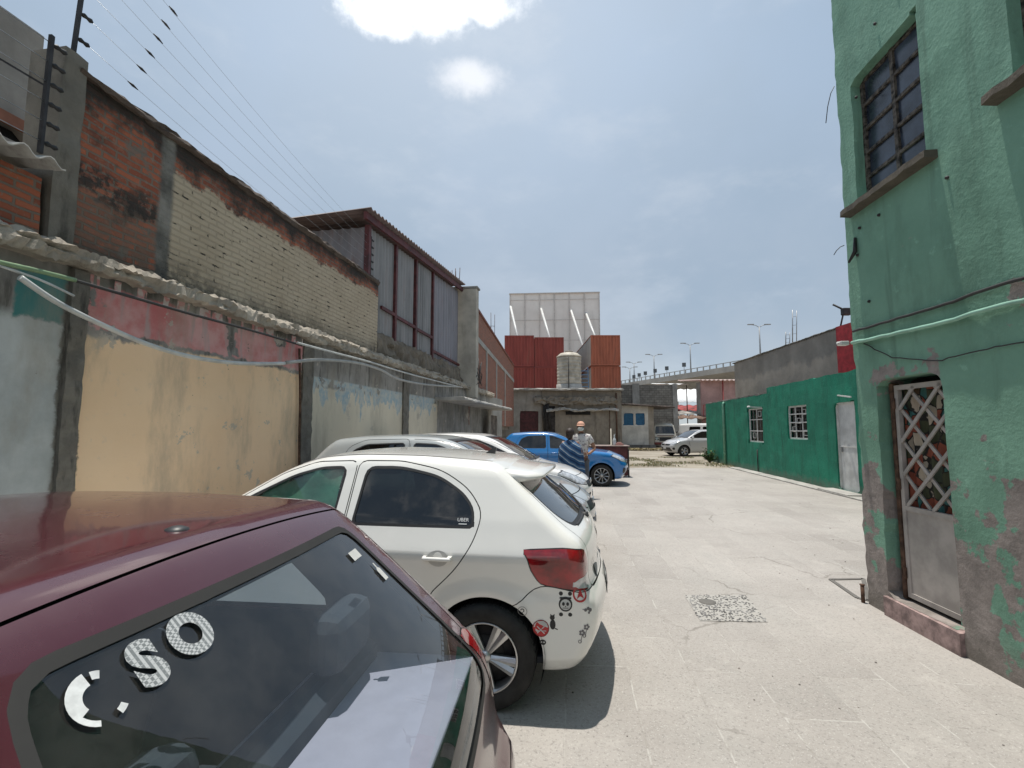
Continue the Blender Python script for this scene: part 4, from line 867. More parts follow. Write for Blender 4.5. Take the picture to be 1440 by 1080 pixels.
def rough_bar(name, u0, u1, y0, y1, zf, h, mat, parent, res=.07, amp=.03, n=5, seed=0):
    """crumbling ledge or coping that runs along u: zf(u) is its underside"""
    mb = MB(); N = int((u1-u0)/res); vs = []; prof = [(y1, 0), (y0+.03, 0), (y0+.01, h*.12), (y0, h*.35), (y0+.01, h*.6), (y0+.02, h*.8), (y0+.06, h), (y0+.12, h*1.02), (y1, h)]; K = len(prof)
    for i in range(N+1):
        u = u0+(u1-u0)*i/N
        for k, (y, z) in enumerate(prof):
            a = amp*(pn(u, k*.7, seed, 1.6)+.8*pn(u, k*1.9, seed, 5.3)+.5*pn(u, k*3.1, seed, 14)); b_ = amp*(pn(u, k*.9+9, seed, 2.1)+.7*pn(u, k*2.3+9, seed, 8)+.55*pn(u, k*4.3+9, seed, 23)); a += amp*.6*pn(u, k*5.1, seed, 27)
            vs.append((u, y+(a if 0 < k < K-1 else 0), zf(u)+z+b_))
    mb.add(vs, [(i*K+k, i*K+(k+1) % K, (i+1)*K+(k+1) % K, (i+1)*K+k) for i in range(N) for k in range(K)]+[tuple(range(K)), tuple(range(N*K, N*K+K))], False); return mb.build(name, mat, parent)
rough_bar('ledge', -7, LEND+.2, -.13, .28, lambda u: LEDGE-.02, .16, concrete('ledge_concrete', (.37, .325, .265), .6, 2.2, 1.0), lw, res=.035, amp=.042)
for i, (a_, b_) in enumerate(((marks['c1a']+.02, marks['c1b']-.02), (marks['c2a'], marks['c2b']), (marks['c3a'], marks['c3b']))):
    wall_sheet('column', a_, b_, 0, LEDGE-.02, .06, [], .06, concrete('grimy_column', (.17, .155, .13), .95, 4, 1.0) if i == 0 else bpy.data.materials['grimy_column'], lw, .02, 6).location = (0, -.035, 0)
# brick wall that stands on it
BO = .16; ub0 = U(88, 200, BO); ub1 = U(531, 440, BO); zt0 = Zl(100, 82, BO); zt1 = Zl(528, 391, BO); print('brick', ub0, ub1, zt0, zt1, 'red to', U(230, 350, BO))
BTOP = lambda u: zt0+(zt1-zt0)*(u-ub0)/(ub1-ub0)
bw = empty('brick_wall', L.w(0, BO, LEDGE), L.rz, 'tall upper brick wall, bare red at its near end and cream painted beyond', 'brick wall')
BM = brickwall_mat('half_painted_bricks', U(232, 330, BO), [(U(226, 230, BO), U(246, 230, BO))], (zt0+zt1)/2-LEDGE, base=0.0)
wall_sheet('brick_face', ub0+.12, ub1, 0.1, 1.0, .10, [], .24, BM, bw, .012, 2, topfn=lambda u: BTOP(u)-LEDGE-.06)
rough_bar('coping', ub0+.06, ub1+.02, -.045, .28, lambda u: BTOP(u)-LEDGE-.10, .10, concrete('black_coping', (.10, .075, .06), .7, 2.2, .9), bw, amp=.028, seed=4)
wall_sheet('concrete_pier', ub0-.07, ub0+.12, .05, BTOP(ub0)-LEDGE+.04, .08, [], .34, concrete('mouldy_pier', (.20, .18, .15), .85, 1.8, .8), bw, .02, 3, tops=.04).location = (0, -.035, 0)
# lower brick piece with a corrugated sheet, and the plastered house behind
u1_ = ub0-.12; zc_ = Zl(30, 228, BO)
lb = empty('low_brick_wall', L.w(0, BO, LEDGE), L.rz, 'low stretch of red brick under a wavy sheet edge at the far left', 'brick wall')
wall_sheet('brick_face', -7, u1_, .1, zc_-LEDGE-.05, .12, [], .24, brickwall_mat('old_red_bricks', 0, [], 0, cream=False), lb, .02, 2, tops=.03)
def corrugated(name, w, l, pitch, amp, mat, parent, thick=.004, seg=6):
    """sheet in local x (across the waves) and y (along them)"""
    mb = MB(); n = int(w/pitch*seg); vs = []; 
    for j, y in enumerate((0, l)):
        for i in range(n+1): x = w*i/n; vs.append((x, y, amp*math.sin(2*math.pi*x/pitch)))
    k = n+1; mb.add(vs+[(x, y, z-thick) for x, y, z in vs], [(i, i+1, k+i+1, k+i) for i in range(n)]+[(2*k+i, 3*k+i, 3*k+i+1, 2*k+i+1) for i in range(n)]+[(i, 2*k+i, 2*k+i+1, i+1) for i in range(n)]+[(k+i, k+i+1, 3*k+i+1, 3*k+i) for i in range(n)], True)
    return mb.build(name, mat, parent)
aw = corrugated('roof_sheet', 8.0+u1_-1, 1.6, .18, .028, concrete('asbestos_sheet', (.42, .41, .385), .5, 3), lb, .012); aw.location = (-7, -.22, zc_-LEDGE+.02); aw.rotation_euler = (R(9), 0, 0)
HO = 2.0; hz = Zl(20, 22, HO); hu = U(56, 120, HO); print('house', hz, hu)
hs = empty('plastered_house', L.w(0, HO, 0), L.rz, 'bare beige plastered house rising behind the near end of the brick wall', 'house')
PL = concrete('beige_render', (.36, .32, .28), .25, .8, .4)
w0 = L.uz(0, 168, HO); w1 = L.uz(42, 205, HO)
hole = rpoly([(w0[0]-1.2, w1[1]-.05, .01), (w1[0], w1[1]-.05, .01), (w1[0], w0[1], .01), (w0[0]-1.2, w0[1], .01)])
wall_sheet('wall', -5, hu, 1.5, hz, .14, [hole], .3, PL, hs, .01, .8)
m = MB(); m.box(-5, hu, .301, 5, 1.5, hz-.05); m.build('rear_walls', PL, hs); m = MB(); m.box(w0[0]-1.25, w1[0]+.02, .12, .2, w1[1]-.08, w0[1]+.03); m.build('window', simple('dark_window', (.02, .022, .025), .2), hs)
m = MB(); m.box(w0[0]-1.3, w1[0]+.12, -.05, .0, w0[1]-.02, w0[1]+.10); m.build('lintel', simple('terracotta', (.30, .12, .07), .8), hs)
hz2 = Zl(98, 100, HO+1); m = MB(); m.box(hu, U(112, 110, HO+1), 1, 4, 1.5, hz2); m.build('side_wing', PL, hs)

# ------------------------------------------------------------ corrugated metal shed over the wall
SO = .30; su0 = U(516, 340, SO); su1 = U(644, 470, SO); sz0, sz1 = Zl(512, 312, SO), Zl(644, 408, SO); zb0, zb1 = Zl(545, 480, SO), Zl(640, 512, SO); print('shed', su0, su1, sz0, sz1, zb0, zb1)
sh = empty('metal_shed', L.w(0, SO, 0), L.rz, 'corrugated metal shed with maroon posts above the far end of the wall', 'shed')
STOP = lambda u: sz0+(sz1-sz0)*(u-su0)/(su1-su0)
SHM = corr_mat('grey_corrugated_metal', (.27, .265, .265), .35); RED = simple('maroon_steel', (.10, .022, .022), .6, var=.3); SHM2 = corr_mat('rusty_corrugated_metal', (.25, .24, .26), .75)
def corr_wall(name, u0, u1, zb, ztf, mat, parent, pitch=.20, amp=.018):
    mb = MB(); n = int((u1-u0)/pitch*6); vs = []
    for i in range(n+1):
        u = u0+(u1-u0)*i/n; t = (u-u0)/pitch % 1; y = amp if t < .35 else (-amp if .5 < t < .85 else 0); vs += [(u, y, zb), (u, y, ztf(u))]
    mb.add(vs, [(2*i, 2*i+2, 2*i+3, 2*i+1) for i in range(n)]); return mb.build(name, mat, parent)
def wv(ps): return [U(*p, SO) for p in ps]
posts = wv([(553, 440), (582, 450), (606, 470)]); bays = [su0+.03]+posts+[su1]
for i in range(4): corr_wall('wall_panel', bays[i]+.03, bays[i+1]-.03, LEDGE+.55, lambda u: STOP(u)-.03, SHM if i < 3 else SHM2, sh, .17 if i < 3 else .26)
m = corr_wall('end_wall', -4.2, -.03, LEDGE+.55, lambda u: STOP(su0)-.05, corr_mat('red_streaked_metal', (.25, .23, .24), .8), sh, .22); m.rotation_euler = (0, 0, R(-90)); m.location = (su0, 0.0, 0)
for i, u in enumerate([su0]+posts):
    mb = MB(); mb.box(u-.05, u+.05, -.07, .03, LEDGE+.45, STOP(u)-.02); mb.build('post', RED, sh)
for k in range(3):
    a_, b_ = ([su0+.6]+posts)[k]+.05, (posts+[su1])[k]-.05; zz = LEDGE+1.25 if k < 2 else LEDGE+1.25
    mb = MB(); mb.bar((a_, -.045, zz-.02*k), (b_, -.045, zz-.02*k), .045, .07); mb.build('rail', RED, sh)
mb = MB(); mb.bar((posts[-1]+.05, -.045, LEDGE+.85), (su1, -.045, LEDGE+.80), .045, .07); mb.build('rail', RED, sh)
mb = MB(); mb.bar((su0-.35, -.12, STOP(su0)+.05), (su1+.05, -.12, STOP(su1)+.05), .06, .14); mb.build('fascia', RED, sh)
rf = corrugated('roof', su1-su0+.45, 4.6, .18, .03, corr_mat('dull_roof_metal', (.16, .11, .10), .7), sh); rf.location = (su0-.40, -.25, STOP(su0)+.16); rf.rotation_euler = (R(-3), -math.atan2(sz1-sz0, su1-su0), 0)
rough_bar('foot_masonry', ub1+.02, su1+.3, -.12, .1, lambda u: LEDGE+.06, .62, concrete('rubble_masonry', (.20, .165, .125), .7, 3, 1.0), sh, amp=.07, seed=8)
# cream pillar and the bare brick building
pr = empty('cream_pillar', L.w(0, SO, 0), L.rz, 'narrow cream pillar between the metal shed and the orange brick building', 'pillar')
m = MB(); m.rbox(su1+.06, su1+.40, -.62, .3, LEDGE-.3, sz1+.08, .02); m.build('shaft', concrete('cream_render', (.47, .43, .36), .3), pr)
m = MB(); m.rbox(su1+.03, su1+.45, -.66, .35, sz1+.081, sz1+.15, .015); m.build('cap', CONC, pr)
ob = empty('brick_building', OB.w(0, 0, 0), OB.rz, 'long bare orange brick building with a concrete band and thin columns', 'building')
oz = 1.6+ (OB.uz(660, 420)[1]-1.6); ou0 = L.w(su1+.36, 0, 0).y-15.6; ou1 = 19.6; print('orange', oz, ou0)
nt = newmat('orange_bricks'); x, y, z = nt.sep(nt.obj); nf = nt.noise(nt.obj, 3, 6, .65); bc, bf = brick_nodes(nt, nt.comb(x, z, 0), (.33, .105, .055), (.21, .065, .036), (.25, .20, .165), .26, .075, .012); OBM = fin(nt, nt.mix(nt.mul(nt.step(nf, .5, .75), .6), bc, (.22, .13, .09)), .95, bf, -.3)
wall_sheet('brick_face', ou0, ou1, LEDGE-1.2, oz, .3, [], .3, OBM, ob, .004)
m = MB(); m.box(ou0+.01, ou1-.01, .301, 6, 1.5, oz-.1); m.build('rear_walls', CONC, ob)
m = MB(); m.box(ou0+.02, ou1, -.035, 0, oz-1.18, oz-.98); m.build('concrete_band', CONCL, ob)
for px in (684, 698, 710):
    u = OB.uz(px, 500)[0]; m = MB(); m.box(u-.14, u+.14, -.032, .0, LEDGE-1.2, oz-1.181); m.build('concrete_column', CONCL, ob)
m = MB(); m.box(ou0-.03, ou1+.03, -.05, .3, oz+.001, oz+.10); m.build('parapet_cap', simple('red_brown_cap', (.19, .07, .05), .8), ob)
def rebar(name, p, n, h, label, spread=.12, group=None):
    m = MB()
    for i in range(n): a = 2*math.pi*i/n; q = Vector(p)+Vector((spread*math.cos(a), spread*math.sin(a), 0)); m.tube([q, q+Vector((random.uniform(-.03, .03), random.uniform(-.03, .03), h*random.uniform(.85, 1)))], .012, 6)
    for z in (h*.2, h*.45): m.lathe([(spread+.01, z), (spread+.01, z+.012)], 12, 'z', p)
    return tag(m.build(name, RUST), label, 'rebar', group)
rebar('rebar_stub', L.w(su1+.35, SO+.2, sz1+.18), 4, .75, 'bundle of rusty reinforcing bars standing on the cream pillar')
rebar('rebar_stub', OB.w(OB.uz(699, 500)[0]+.0, .25, oz+.09), 3, 1.5, 'thin reinforcing bars on the roof of the orange brick building')

# ------------------------------------------------------------ cables and pipes along the wall
def wire(name, pts, r, mat, label, cat, off=-.06, fr=L, sub=6, group=None):
    P = []; Q = [fr.w(fr.uz(*p[:2], off)[0], off, fr.uz(*p[:2], off)[1]) for p in pts]
    if pts[0][0] < 0: P.append(fr.w(-6.8, off, Q[0].z+.03))
    for i in range(len(Q)-1):
        p0, p1, p2, p3 = Q[max(0, i-1)], Q[i], Q[i+1], Q[min(len(Q)-1, i+2)]
        for k in range(sub): t = k/sub; P.append(.5*((2*p1)+(p2-p0)*t+(2*p0-5*p1+4*p2-p3)*t*t+(3*p1-p0-3*p2+p3)*t**3))
    P.append(Q[-1]); m = MB(); m.tube(P, r, 8); return tag(m.build(name, mat), label, cat, group)
WIREW = simple('white_pvc', (.50, .51, .49), .45); WIREG = simple('green_hose', (.20, .30, .16), .5); WIREB = simple('black_cable', (.03, .028, .027), .6); WIREGY = simple('grey_pvc', (.36, .36, .34), .5)
wire('pvc_pipe', [(28, 390), (80, 425), (140, 455), (210, 485), (275, 503), (340, 511), (400, 511)], .022, WIREW, 'thick white plastic pipe sagging across the peach wall', 'pipe', -.17)
wire('pvc_pipe', [(402, 510), (450, 506), (500, 510), (535, 520), (560, 533), (600, 541), (645, 544)], .024, WIREGY, 'grey plastic pipe sagging over the pale far part of the wall', 'pipe', -.17)
wire('hose', [(-40, 358), (0, 369), (50, 380), (106, 394)], .018, WIREG, 'pale green hose at the left end of the wall', 'hose', -.15)
wire('cable', [(-30, 362), (0, 374), (55, 393), (104, 416)], .010, WIREW, 'thin white cable drooping below the green hose', 'cable', -.15)
wire('cable', [(104, 394), (180, 416), (270, 442), (362, 467), (425, 486)], .014, WIREB, 'dark cable running along the pink band of the wall', 'cable', -.15)
wire('cable', [(418, 482), (470, 496), (520, 509), (580, 527), (650, 545)], .016, WIREW, 'white cable running from the wall joint to the far ledge', 'cable', -.18)
wire('drain_pipe', [(421, 490), (422, 560), (421, 618), (421, 700)], .018, RUST, 'thin upright rusty pipe beside the middle column of the wall', 'pipe', -.05)
m = MB()   # tangle of cables on the pillar's foot
for i in range(9):
    c = L.w(su1+.35, -.22, LEDGE+.35); P = [c+Vector((random.uniform(-.25, .25), random.uniform(-.3, .3), random.uniform(-.45, .75))) for _ in range(5)]; m.tube([P[0].lerp(P[1], t) for t in (0, .5)]+P[1:], .013, 5)
tag(m.build('cable_tangle', WIREB), 'tangled black cables at the foot of the cream pillar', 'cables')

# ------------------------------------------------------------ electric fence
ef = empty('electric_fence', L.w(ub0, BO, BTOP(ub0)), 0, 'electric security fence with black posts and insulators on the brick wall', 'fence')
eo = ef.location; hts = [.12, .33, .56, .80, 1.04, 1.28]
def epost(base, top, n, name='post'):
    m = MB(); m.bar(base-eo, top-eo, .028); po = m.build(name, IRON, ef); d = (top-base)
    for i in range(n):
        t = (i+.6)/n; p = base+d*t-eo; m = MB(); m.lathe([(.008, -.05), (.021, -.03), (.013, 0), (.021, .03), (.008, .05)], 10, 'x', (0, 0, 0)); io = m.build('insulator', BLACK, po, loc=p+L.d*.07, rot=(0, 0, L.rz))
    return [base+d*((i+.6)/n)-eo for i in range(n)]
b1 = L.w(U(106, 72, BO+.1), BO+.12, Zl(106, 72, BO+.1)); t1 = b1+Vector((.03, 0.05, 1.45))
A = epost(b1, t1, 6)
u3 = U(522, 384, BO+.1); b3 = L.w(u3, BO+.12, BTOP(u3)-.02); B = epost(b3, b3+Vector((0, 0, 1.45*.62)), 6)
b0 = L.w(U(56, 215, BO-.1), BO-.1, Zl(56, 215, BO-.1)); C_ = epost(b0, L.w(U(73, 50, BO-.1), BO-.1, Zl(73, 50, BO-.1)), 6)
for i in range(6):
    p, q = A[i]+L.d*.1, B[i]-L.d*.1; m = MB(); m.tube([p.lerp(q, t)-Vector((0, 0, .10*4*t*(1-t))) for t in np.linspace(0, 1, 13)], .0018, 5); wo_ = m.build('wire', STEEL, ef)
    s0, s1 = p.lerp(q, .07+.012*i), p.lerp(q, .09+.012*i); m = MB(); m.tube([s0-Vector((0, 0, .028)), s0.lerp(s1, .5)-Vector((0, 0, .03)), s1-Vector((0, 0, .034))], [.004, .013, .004], 8); m.build('tension_spring', IRON, wo_)
    m = MB(); m.tube([C_[i]-L.d*2.0, C_[i]], .0035, 5); m.build('wire', STEEL, ef)
m = MB(); m.bar(b0-eo+Vector((-.5, 0, .85)), b0-eo+Vector((.0, .0, .55)), .014); m.build('stay', IRON, ef)
# ------------------------------------------------------------ far end of the yard
def far(px, py, Y): p = at(px, py, Y); return p.x, p.z
def place_box(name, px0, px1, Y, depth, py, mat, label, cat, zb=0):
    x0, zt = far(px0, py, Y); x1, _ = far(px1, py, Y); r = empty(name, ((x0+x1)/2, Y, 0), 0, label, cat); return r, x1-x0, zt
# old concrete building
bx0, bz = far(688, 549, 36); bx1, _ = far(873, 549, 36); bd = empty('concrete_building', ((bx0+bx1)/2, 36, 0), 0, 'low crumbling brown concrete building across the end of the yard', 'building'); hw = (bx1-bx0)/2
BRN = concrete('brown_concrete', (.235, .205, .165), .75, .9, .7); BRL = concrete('pale_patchy_render', (.36, .34, .305), .45, .8, .5)
dx0, dz0 = far(731, 578, 36); dx1, _ = far(757, 578, 36); cx = bd.location.x; sx = far(762, 580, 36)[0]-cx
hole = rpoly([(dx0-cx, -.2, .01), (dx1-cx, -.2, .01), (dx1-cx, dz0, .01), (dx0-cx, dz0, .01)])
wall_sheet('plastered_face', -hw, sx, 0, bz, .25, [hole], .35, BRL, bd, .03, .8, tops=.06)
wall_sheet('bare_face', sx+.005, hw, 0, bz-.02, .25, [], .35, BRN, bd, .05, .9, tops=.08).location = (0, -.12, 0)
m = MB(); m.box(-hw+.05, hw-.05, .36, 6, 0, bz-.12); m.build('rear_walls', BRN, bd)
m = MB(); m.box(dx0-cx-.02, dx1-cx+.02, .12, .18, 0, dz0+.02); d_ = m.build('door', simple('oxblood_door', (.075, .016, .018), .6, var=.3), bd); m = MB(); m.rbox(dx1-cx-.22, dx1-cx-.14, .07, .119, 1.2, 1.35, .01); m.build('handle', IRON, d_)
rough_bar('roof_slab', -hw-.2, hw+.15, -.45, .5, lambda u: bz-.02, .14, CONCL, bd, res=.25, amp=.05, seed=3)
zl = far(800, 578, 36)[1]; rough_bar('broken_ledge', sx+.3, hw-.25, -.42, -.10, lambda u: zl+.12*pn(u, 0, 0, .9), .16, CONCL, bd, res=.12, amp=.07, seed=5)
rough_bar('broken_band', sx-.6, sx+5.5, -.36, -.1, lambda u: bz-1.0-.35*max(0, pn(u, 4, 0, .7)), .5, BRN, bd, res=.15, amp=.14, seed=6)
m = MB(); xx = far(820, 575, 36)[0]-cx; m.box(xx-1.3, xx+.5, -.19, -.165, zl-.28, zl-.02); m.build('dark_strip', simple('strip_black', (.01, .009, .008), .9), bd)  # flat black strip below the broken ledge
m = MB(); xx = far(866, 575, 36)[0]-cx; m.tube([(xx, -.22, 0), (xx, -.22, bz-.2)], .06, 8); m.tube([(xx-.5, -.2, 0), (xx-.5, -.2, 3.2)], .03, 8); m.build('drain_pipe', RUST, bd)
m = MB(); xx = sx+.35; 
for i in range(7): m.tube([(xx+random.uniform(-.2, .2), -.25, 3.4), (xx+random.uniform(-.35, .25), -.3, 2.6), (xx+random.uniform(-.3, .3), -.26, 1.4)], .03, 5)
m.build('hanging_cables', WIREB, bd)
nt = newmat('dark_patch'); m = MB(); m.box(sx+.1, sx+.95, -.178, -.172, .4, 3.2); m.build('dark_panel', simple('dark_matt', (.035, .03, .028), .95, var=.6, scale=3), bd)  # flat dark panel on the wall face
# roof hatch on the near part of that roof
x_, z_ = far(690, 531, 33); m = MB(); rh = empty('roof_vent', (x_, 33, 0), 0, 'small concrete roof vent with a slab lid, left of the containers', 'roof vent')
zz = far(690, 556, 33)[1]; m.box(-.75, -.45, -.5, .5, zz-1.2, z_-.12); m.box(.45, .75, -.5, .5, zz-1.2, z_-.12); m.box(-.449, .449, .3, .5, zz-1.2, z_-.12); m.build('body', CONC, rh); m = MB(); m.rbox(-1.25, 1.2, -.75, .75, z_-.119, z_, .02); m.build('lid', CONCD, rh)
# side building: the low annex at the end of the long wall
an = empty('annex', L.w(0, 0, 0), L.rz, 'low grey annex with a thin concrete slab roof at the end of the long wall', 'annex')
ua, ub_ = U(615, 590), U(668, 590); zs = Zl(640, 568)
wall_sheet('wall', ua, LEND+.1, 0, zs, .2, [], .3, concrete('grey_block_render', (.40, .375, .335), .25, .7, .4), an, .01).location = (0, -.34, 0)
m = MB(); m.box(LEND-1.6, LEND-.4, -.352, -.346, 0, zs-.25); m.build('doorway', simple('shade_brown', (.14, .115, .095), .9, var=.4, scale=3), an)  # flat dark panel, shade of the annex's far part put into colour
rough_bar('slab_roof', ua-.25, LEND+.35, -.85, .0, lambda u: zs+.002, .09, CONCL, an, amp=.015, seed=11)
wall_sheet('end_wall', -.36, 2.5, 0, LEDGE, .2, [], .3, BRL, an, .02).location = L.d*0+Vector((LEND+.11, 0, 0)); an.children[-1].rotation_euler = (0, 0, R(90))
# ------------------------------------------------------------ containers
def container(px0, px1, Y, zb, mat, label, h=2.59, length=12.0, sidemat=None, doors=False):
    x0, x1 = at(px0, 500, Y).x, at(px1, 500, Y).x; w = x1-x0; r = empty('shipping_container', ((x0+x1)/2, Y, zb), 0, label, 'container', 'stacked shipping containers behind the concrete building')
    m = MB(); n = 9; vs = []; P = []
    for i in range(n):
        for t, y in ((0, .0), (.28, .0), (.5, .05), (.78, .05)): P.append((-w/2+.07+(w-.14)*(i+t)/n, y))
    P.append((w/2-.07, 0)); k = len(P)
    m.add([(x, y, .12) for x, y in P]+[(x, y, h-.11) for x, y in P], [(i, i+1, k+i+1, k+i) for i in range(k-1)]); m.build('end_wall', mat, r)
    for s_ in (-1, 1):
        vs = []; N = int(length/.28)
        for i in range(N):
            for t, y in ((0, 0), (.3, 0), (.5, .04), (.8, .04)): vs.append((s_*(w/2-.02-y), .08+(length-.16)*(i+t)/N))
        k = len(vs); m = MB(); m.add([(x, y, .12) for x, y in vs]+[(x, y, h-.11) for x, y in vs], [(i, i+1, k+i+1, k+i) for i in range(k-1)]); m.build('side_wall', sidemat or mat, r)
    m = MB()
    for sx_ in (-1, 1):
        m.box(sx_*w/2-.07 if sx_ > 0 else -w/2, w/2 if sx_ > 0 else -w/2+.07, -.012, .10, 0, h)
    m.box(-w/2+.07, w/2-.07, -.012, .10, 0, .12); m.box(-w/2+.07, w/2-.07, -.012, .10, h-.11, h); m.box(-w/2, w/2, .1, length, h-.05, h-.02); m.box(-w/2, w/2, .1, length, .02, .06)
    m.build('frame', mat, r); return r
C1 = corr_mat('red_container_paint', (.30, .055, .040), .5); C2 = corr_mat('orange_container_paint', (.43, .125, .065), .6); C3 = corr_mat('faded_side_paint', (.45, .42, .37), .4)
zt = far(760, 473, 41)[1]; zm = zt-2.60; zlw = zm-2.62
container(709.5, 751, 41, zm+.02, C1, 'red container on top of the leftmost stack', 2.66); container(709.5, 751, 41.05, zlw, C1, 'lower red container of the leftmost stack, beside the brick building')
container(751.6, 793, 41.2, zm, C1, 'red container on top of the middle stack, left of the water tank', 2.56); container(751.6, 793, 41.1, zlw, C1, 'lower red container half hidden behind the water tank', 2.59)
container(831, 872.5, 40.5, zm+.05, C2, 'rust streaked orange container on top of the right stack', 2.56, sidemat=C3); container(831, 872.5, 40.6, zlw, C2, 'lower orange container of the right stack', 2.62, sidemat=C3)
# water tank on the roof
x_, zt_ = far(800, 494, 37.3); zb_ = bz+.10; m = MB(); wtk = empty('water_tank', (x_, 37.3, zb_), 0, 'beige ribbed plastic water tank standing on the concrete building', 'water tank'); r_ = .93; H = zt_-zb_
prof = [(r_*.96, .45)]; 
for i in range(8): z0 = .45+(H-.95)*i/8; dz_ = (H-.95)/8; prof += [(r_, z0+dz_*.2), (r_, z0+dz_*.8), (r_*.965, z0+dz_*.9), (r_*.965, z0+dz_)]
prof += [(r_*1.04, H-.49), (r_*1.03, H-.42), (r_*.72, H-.18), (r_*.34, H-.10)]
m.lathe(prof, 32); m.build('tank', simple('beige_plastic', (.46, .41, .33), .55, var=.2, scale=2), wtk); m = MB(); m.lathe([(r_*.34, H-.12), (r_*.34, H-.03), (r_*.3, H), (0, H)], 24); m.build('lid', simple('dark_tank_lid', (.16, .13, .10), .6), wtk)
m = MB(); m.lathe([(r_*1.05, 0), (r_*1.05, .44), (0, .44)], 24); m.build('plinth', CONCL, wtk); m = MB(); m.tube([(-.15, -r_-.06, -.1), (-.15, -r_-.06, H-.6)], .03, 6); m.build('pipe', IRON, wtk)
x_, z_ = far(822, 522, 38.5); m = MB()
for k in range(6): m.box(-.28, .28, -.03, .03, .15+.32*k, .21+.32*k)
m.box(-.34, -.281, -.03, .03, 0, 2.1); m.box(.281, .34, -.03, .03, 0, 2.1); tag(m.build('ladder', simple('blue_steel', (.10, .20, .33), .5), loc=(x_, 38.5, bz), rot=(R(-8), 0, 0)), 'short blue ladder between the water tank and the orange containers', 'ladder')
# billboard seen from the back
bbx0, bbz = far(717, 413, 60); bbx1, bbz1 = far(842, 423, 60); bb = empty('billboard', ((bbx0+bbx1)/2, 60, 0), R(-4), 'large pale blank back of a billboard with white props', 'billboard'); wb_ = (bbx1-bbx0)/2; bzb = far(760, 505, 60)[1]-1
nt = newmat('faded_canvas'); x, y, z = nt.sep(nt.obj); n = nt.noise(nt.obj, .35, 6, .6); n2 = nt.noise(nt.vscale(nt.obj, (1, 1, .2)), 1.2, 6, .6)
CAN = fin(nt, nt.mix(nt.mul(nt.step(n2, .5, .75), .35), nt.mix(nt.step(n, .35, .7), (.70, .68, .64), (.80, .78, .74)), (.50, .48, .44)), .8)
m = MB(); nx, nz = 20, 12; vs = [(-wb_+2*wb_*i/nx, .05*pn(i, j, 0, .37), bzb+(bbz-bzb)*j/nz) for j in range(nz+1) for i in range(nx+1)]
m.add(vs, [(j*(nx+1)+i, j*(nx+1)+i+1, (j+1)*(nx+1)+i+1, (j+1)*(nx+1)+i) for j in range(nz) for i in range(nx)], True); m.add([(x, .3, z) for x, _, z in vs], [(j*(nx+1)+i, (j+1)*(nx+1)+i, (j+1)*(nx+1)+i+1, j*(nx+1)+i+1) for j in range(nz) for i in range(nx)], True); m.build('canvas', CAN, bb)
m = MB(); FRM = simple('billboard_steel', (.50, .49, .46), .6)
for i in range(7): x = -wb_+2*wb_*i/6; m.box(x-.05, x+.05, -.12, -.06, bzb, bbz)
for j in range(4): z = bzb+(bbz-bzb)*(j+.3)/3.6; m.box(-wb_, wb_, -.06, -.0525, z-.03, z+.03)
m.box(-wb_-.1, wb_+.1, -.14, .35, bbz+.001, bbz+.12); m.build('frame', simple('frame_grey', (.55, .53, .50), .6), bb)
for px0, py0, px1, py1 in ((718, 431, 727, 470), (761, 434, 773, 475), (803, 436, 821, 492), (824, 440, 837, 474)):
    p = at(px0, py0, 59.6)-bb.location; q = at(px1, py1, 55)-bb.location; p.z, q.z = at(px0, py0, 59.6).z, at(px1, py1, 55).z; e = q+(q-p)*.35; m = MB(); rot = Matrix.Rotation(R(4), 3, 'Z'); m.tube([rot@p, rot@e], .13, 8); m.build('prop', WHITEPAINT, bb)
for s_ in (-.6, .6): m = MB(); m.tube([(s_*wb_, .6, 0), (s_*wb_, .6, bzb+1.5)], .3, 10); m.build('leg', STEEL, bb)
# ------------------------------------------------------------ block wall, hut, vehicles, market, house
x0, z0 = far(874, 541, 42); x1, _ = far(951, 541, 42); bk = empty('block_wall', (x0, 42, 0), 0, 'tall dark grey concrete block wall right of the orange containers', 'wall')
nt = newmat('grey_blocks'); x, y, z = nt.sep(nt.obj); nf = nt.noise(nt.obj, 1.5, 7, .65); bc, bf = brick_nodes(nt, nt.comb(x, z, 0), (.23, .215, .19), (.15, .14, .125), (.10, .095, .085), .4, .2, .02); BLK = fin(nt, nt.mix(nt.mul(nt.step(nf, .45, .7), .7), bc, (.08, .07, .06)), .95, bf, -.4)
wall_sheet('block_face', 0, x1-x0, 0, z0, .4, [], .3, BLK, bk, .01); m = MB(); xx = far(894, 560, 42)[0]-x0; m.box(xx-.3, xx+.3, -.08, 0, 0, z0+.1); m.build('column', CONC, bk); m = MB(); m.box(x1-x0-.35, x1-x0+.05, -.08, -.001, 0, z0+.05); m.build('column', CONC, bk)
hx0, hz_ = far(873, 570, 37); hx1, _ = far(911, 570, 37); ht = empty('guard_hut', ((hx0+hx1)/2, 37, 0), 0, 'small white hut with two blue windows and a sloping dark roof', 'hut'); w2 = (hx1-hx0)/2
HW = concrete('white_hut_panel', (.55, .53, .48), .25, .8, .2); wins = []
for a_, b_ in ((877, 891), (893.5, 907)): p0, p1 = far(a_, 581, 37), far(b_, 598, 37); wins.append((p0[0]-ht.location.x, p1[0]-ht.location.x, p1[1], p0[1]))
wall_sheet('front_panel', -w2, w2, .35, hz_, .15, [rpoly([(a_, c_, .01), (b_, c_, .01), (b_, d_, .01), (a_, d_, .01)]) for a_, b_, c_, d_ in wins], .1, HW, ht, .002)
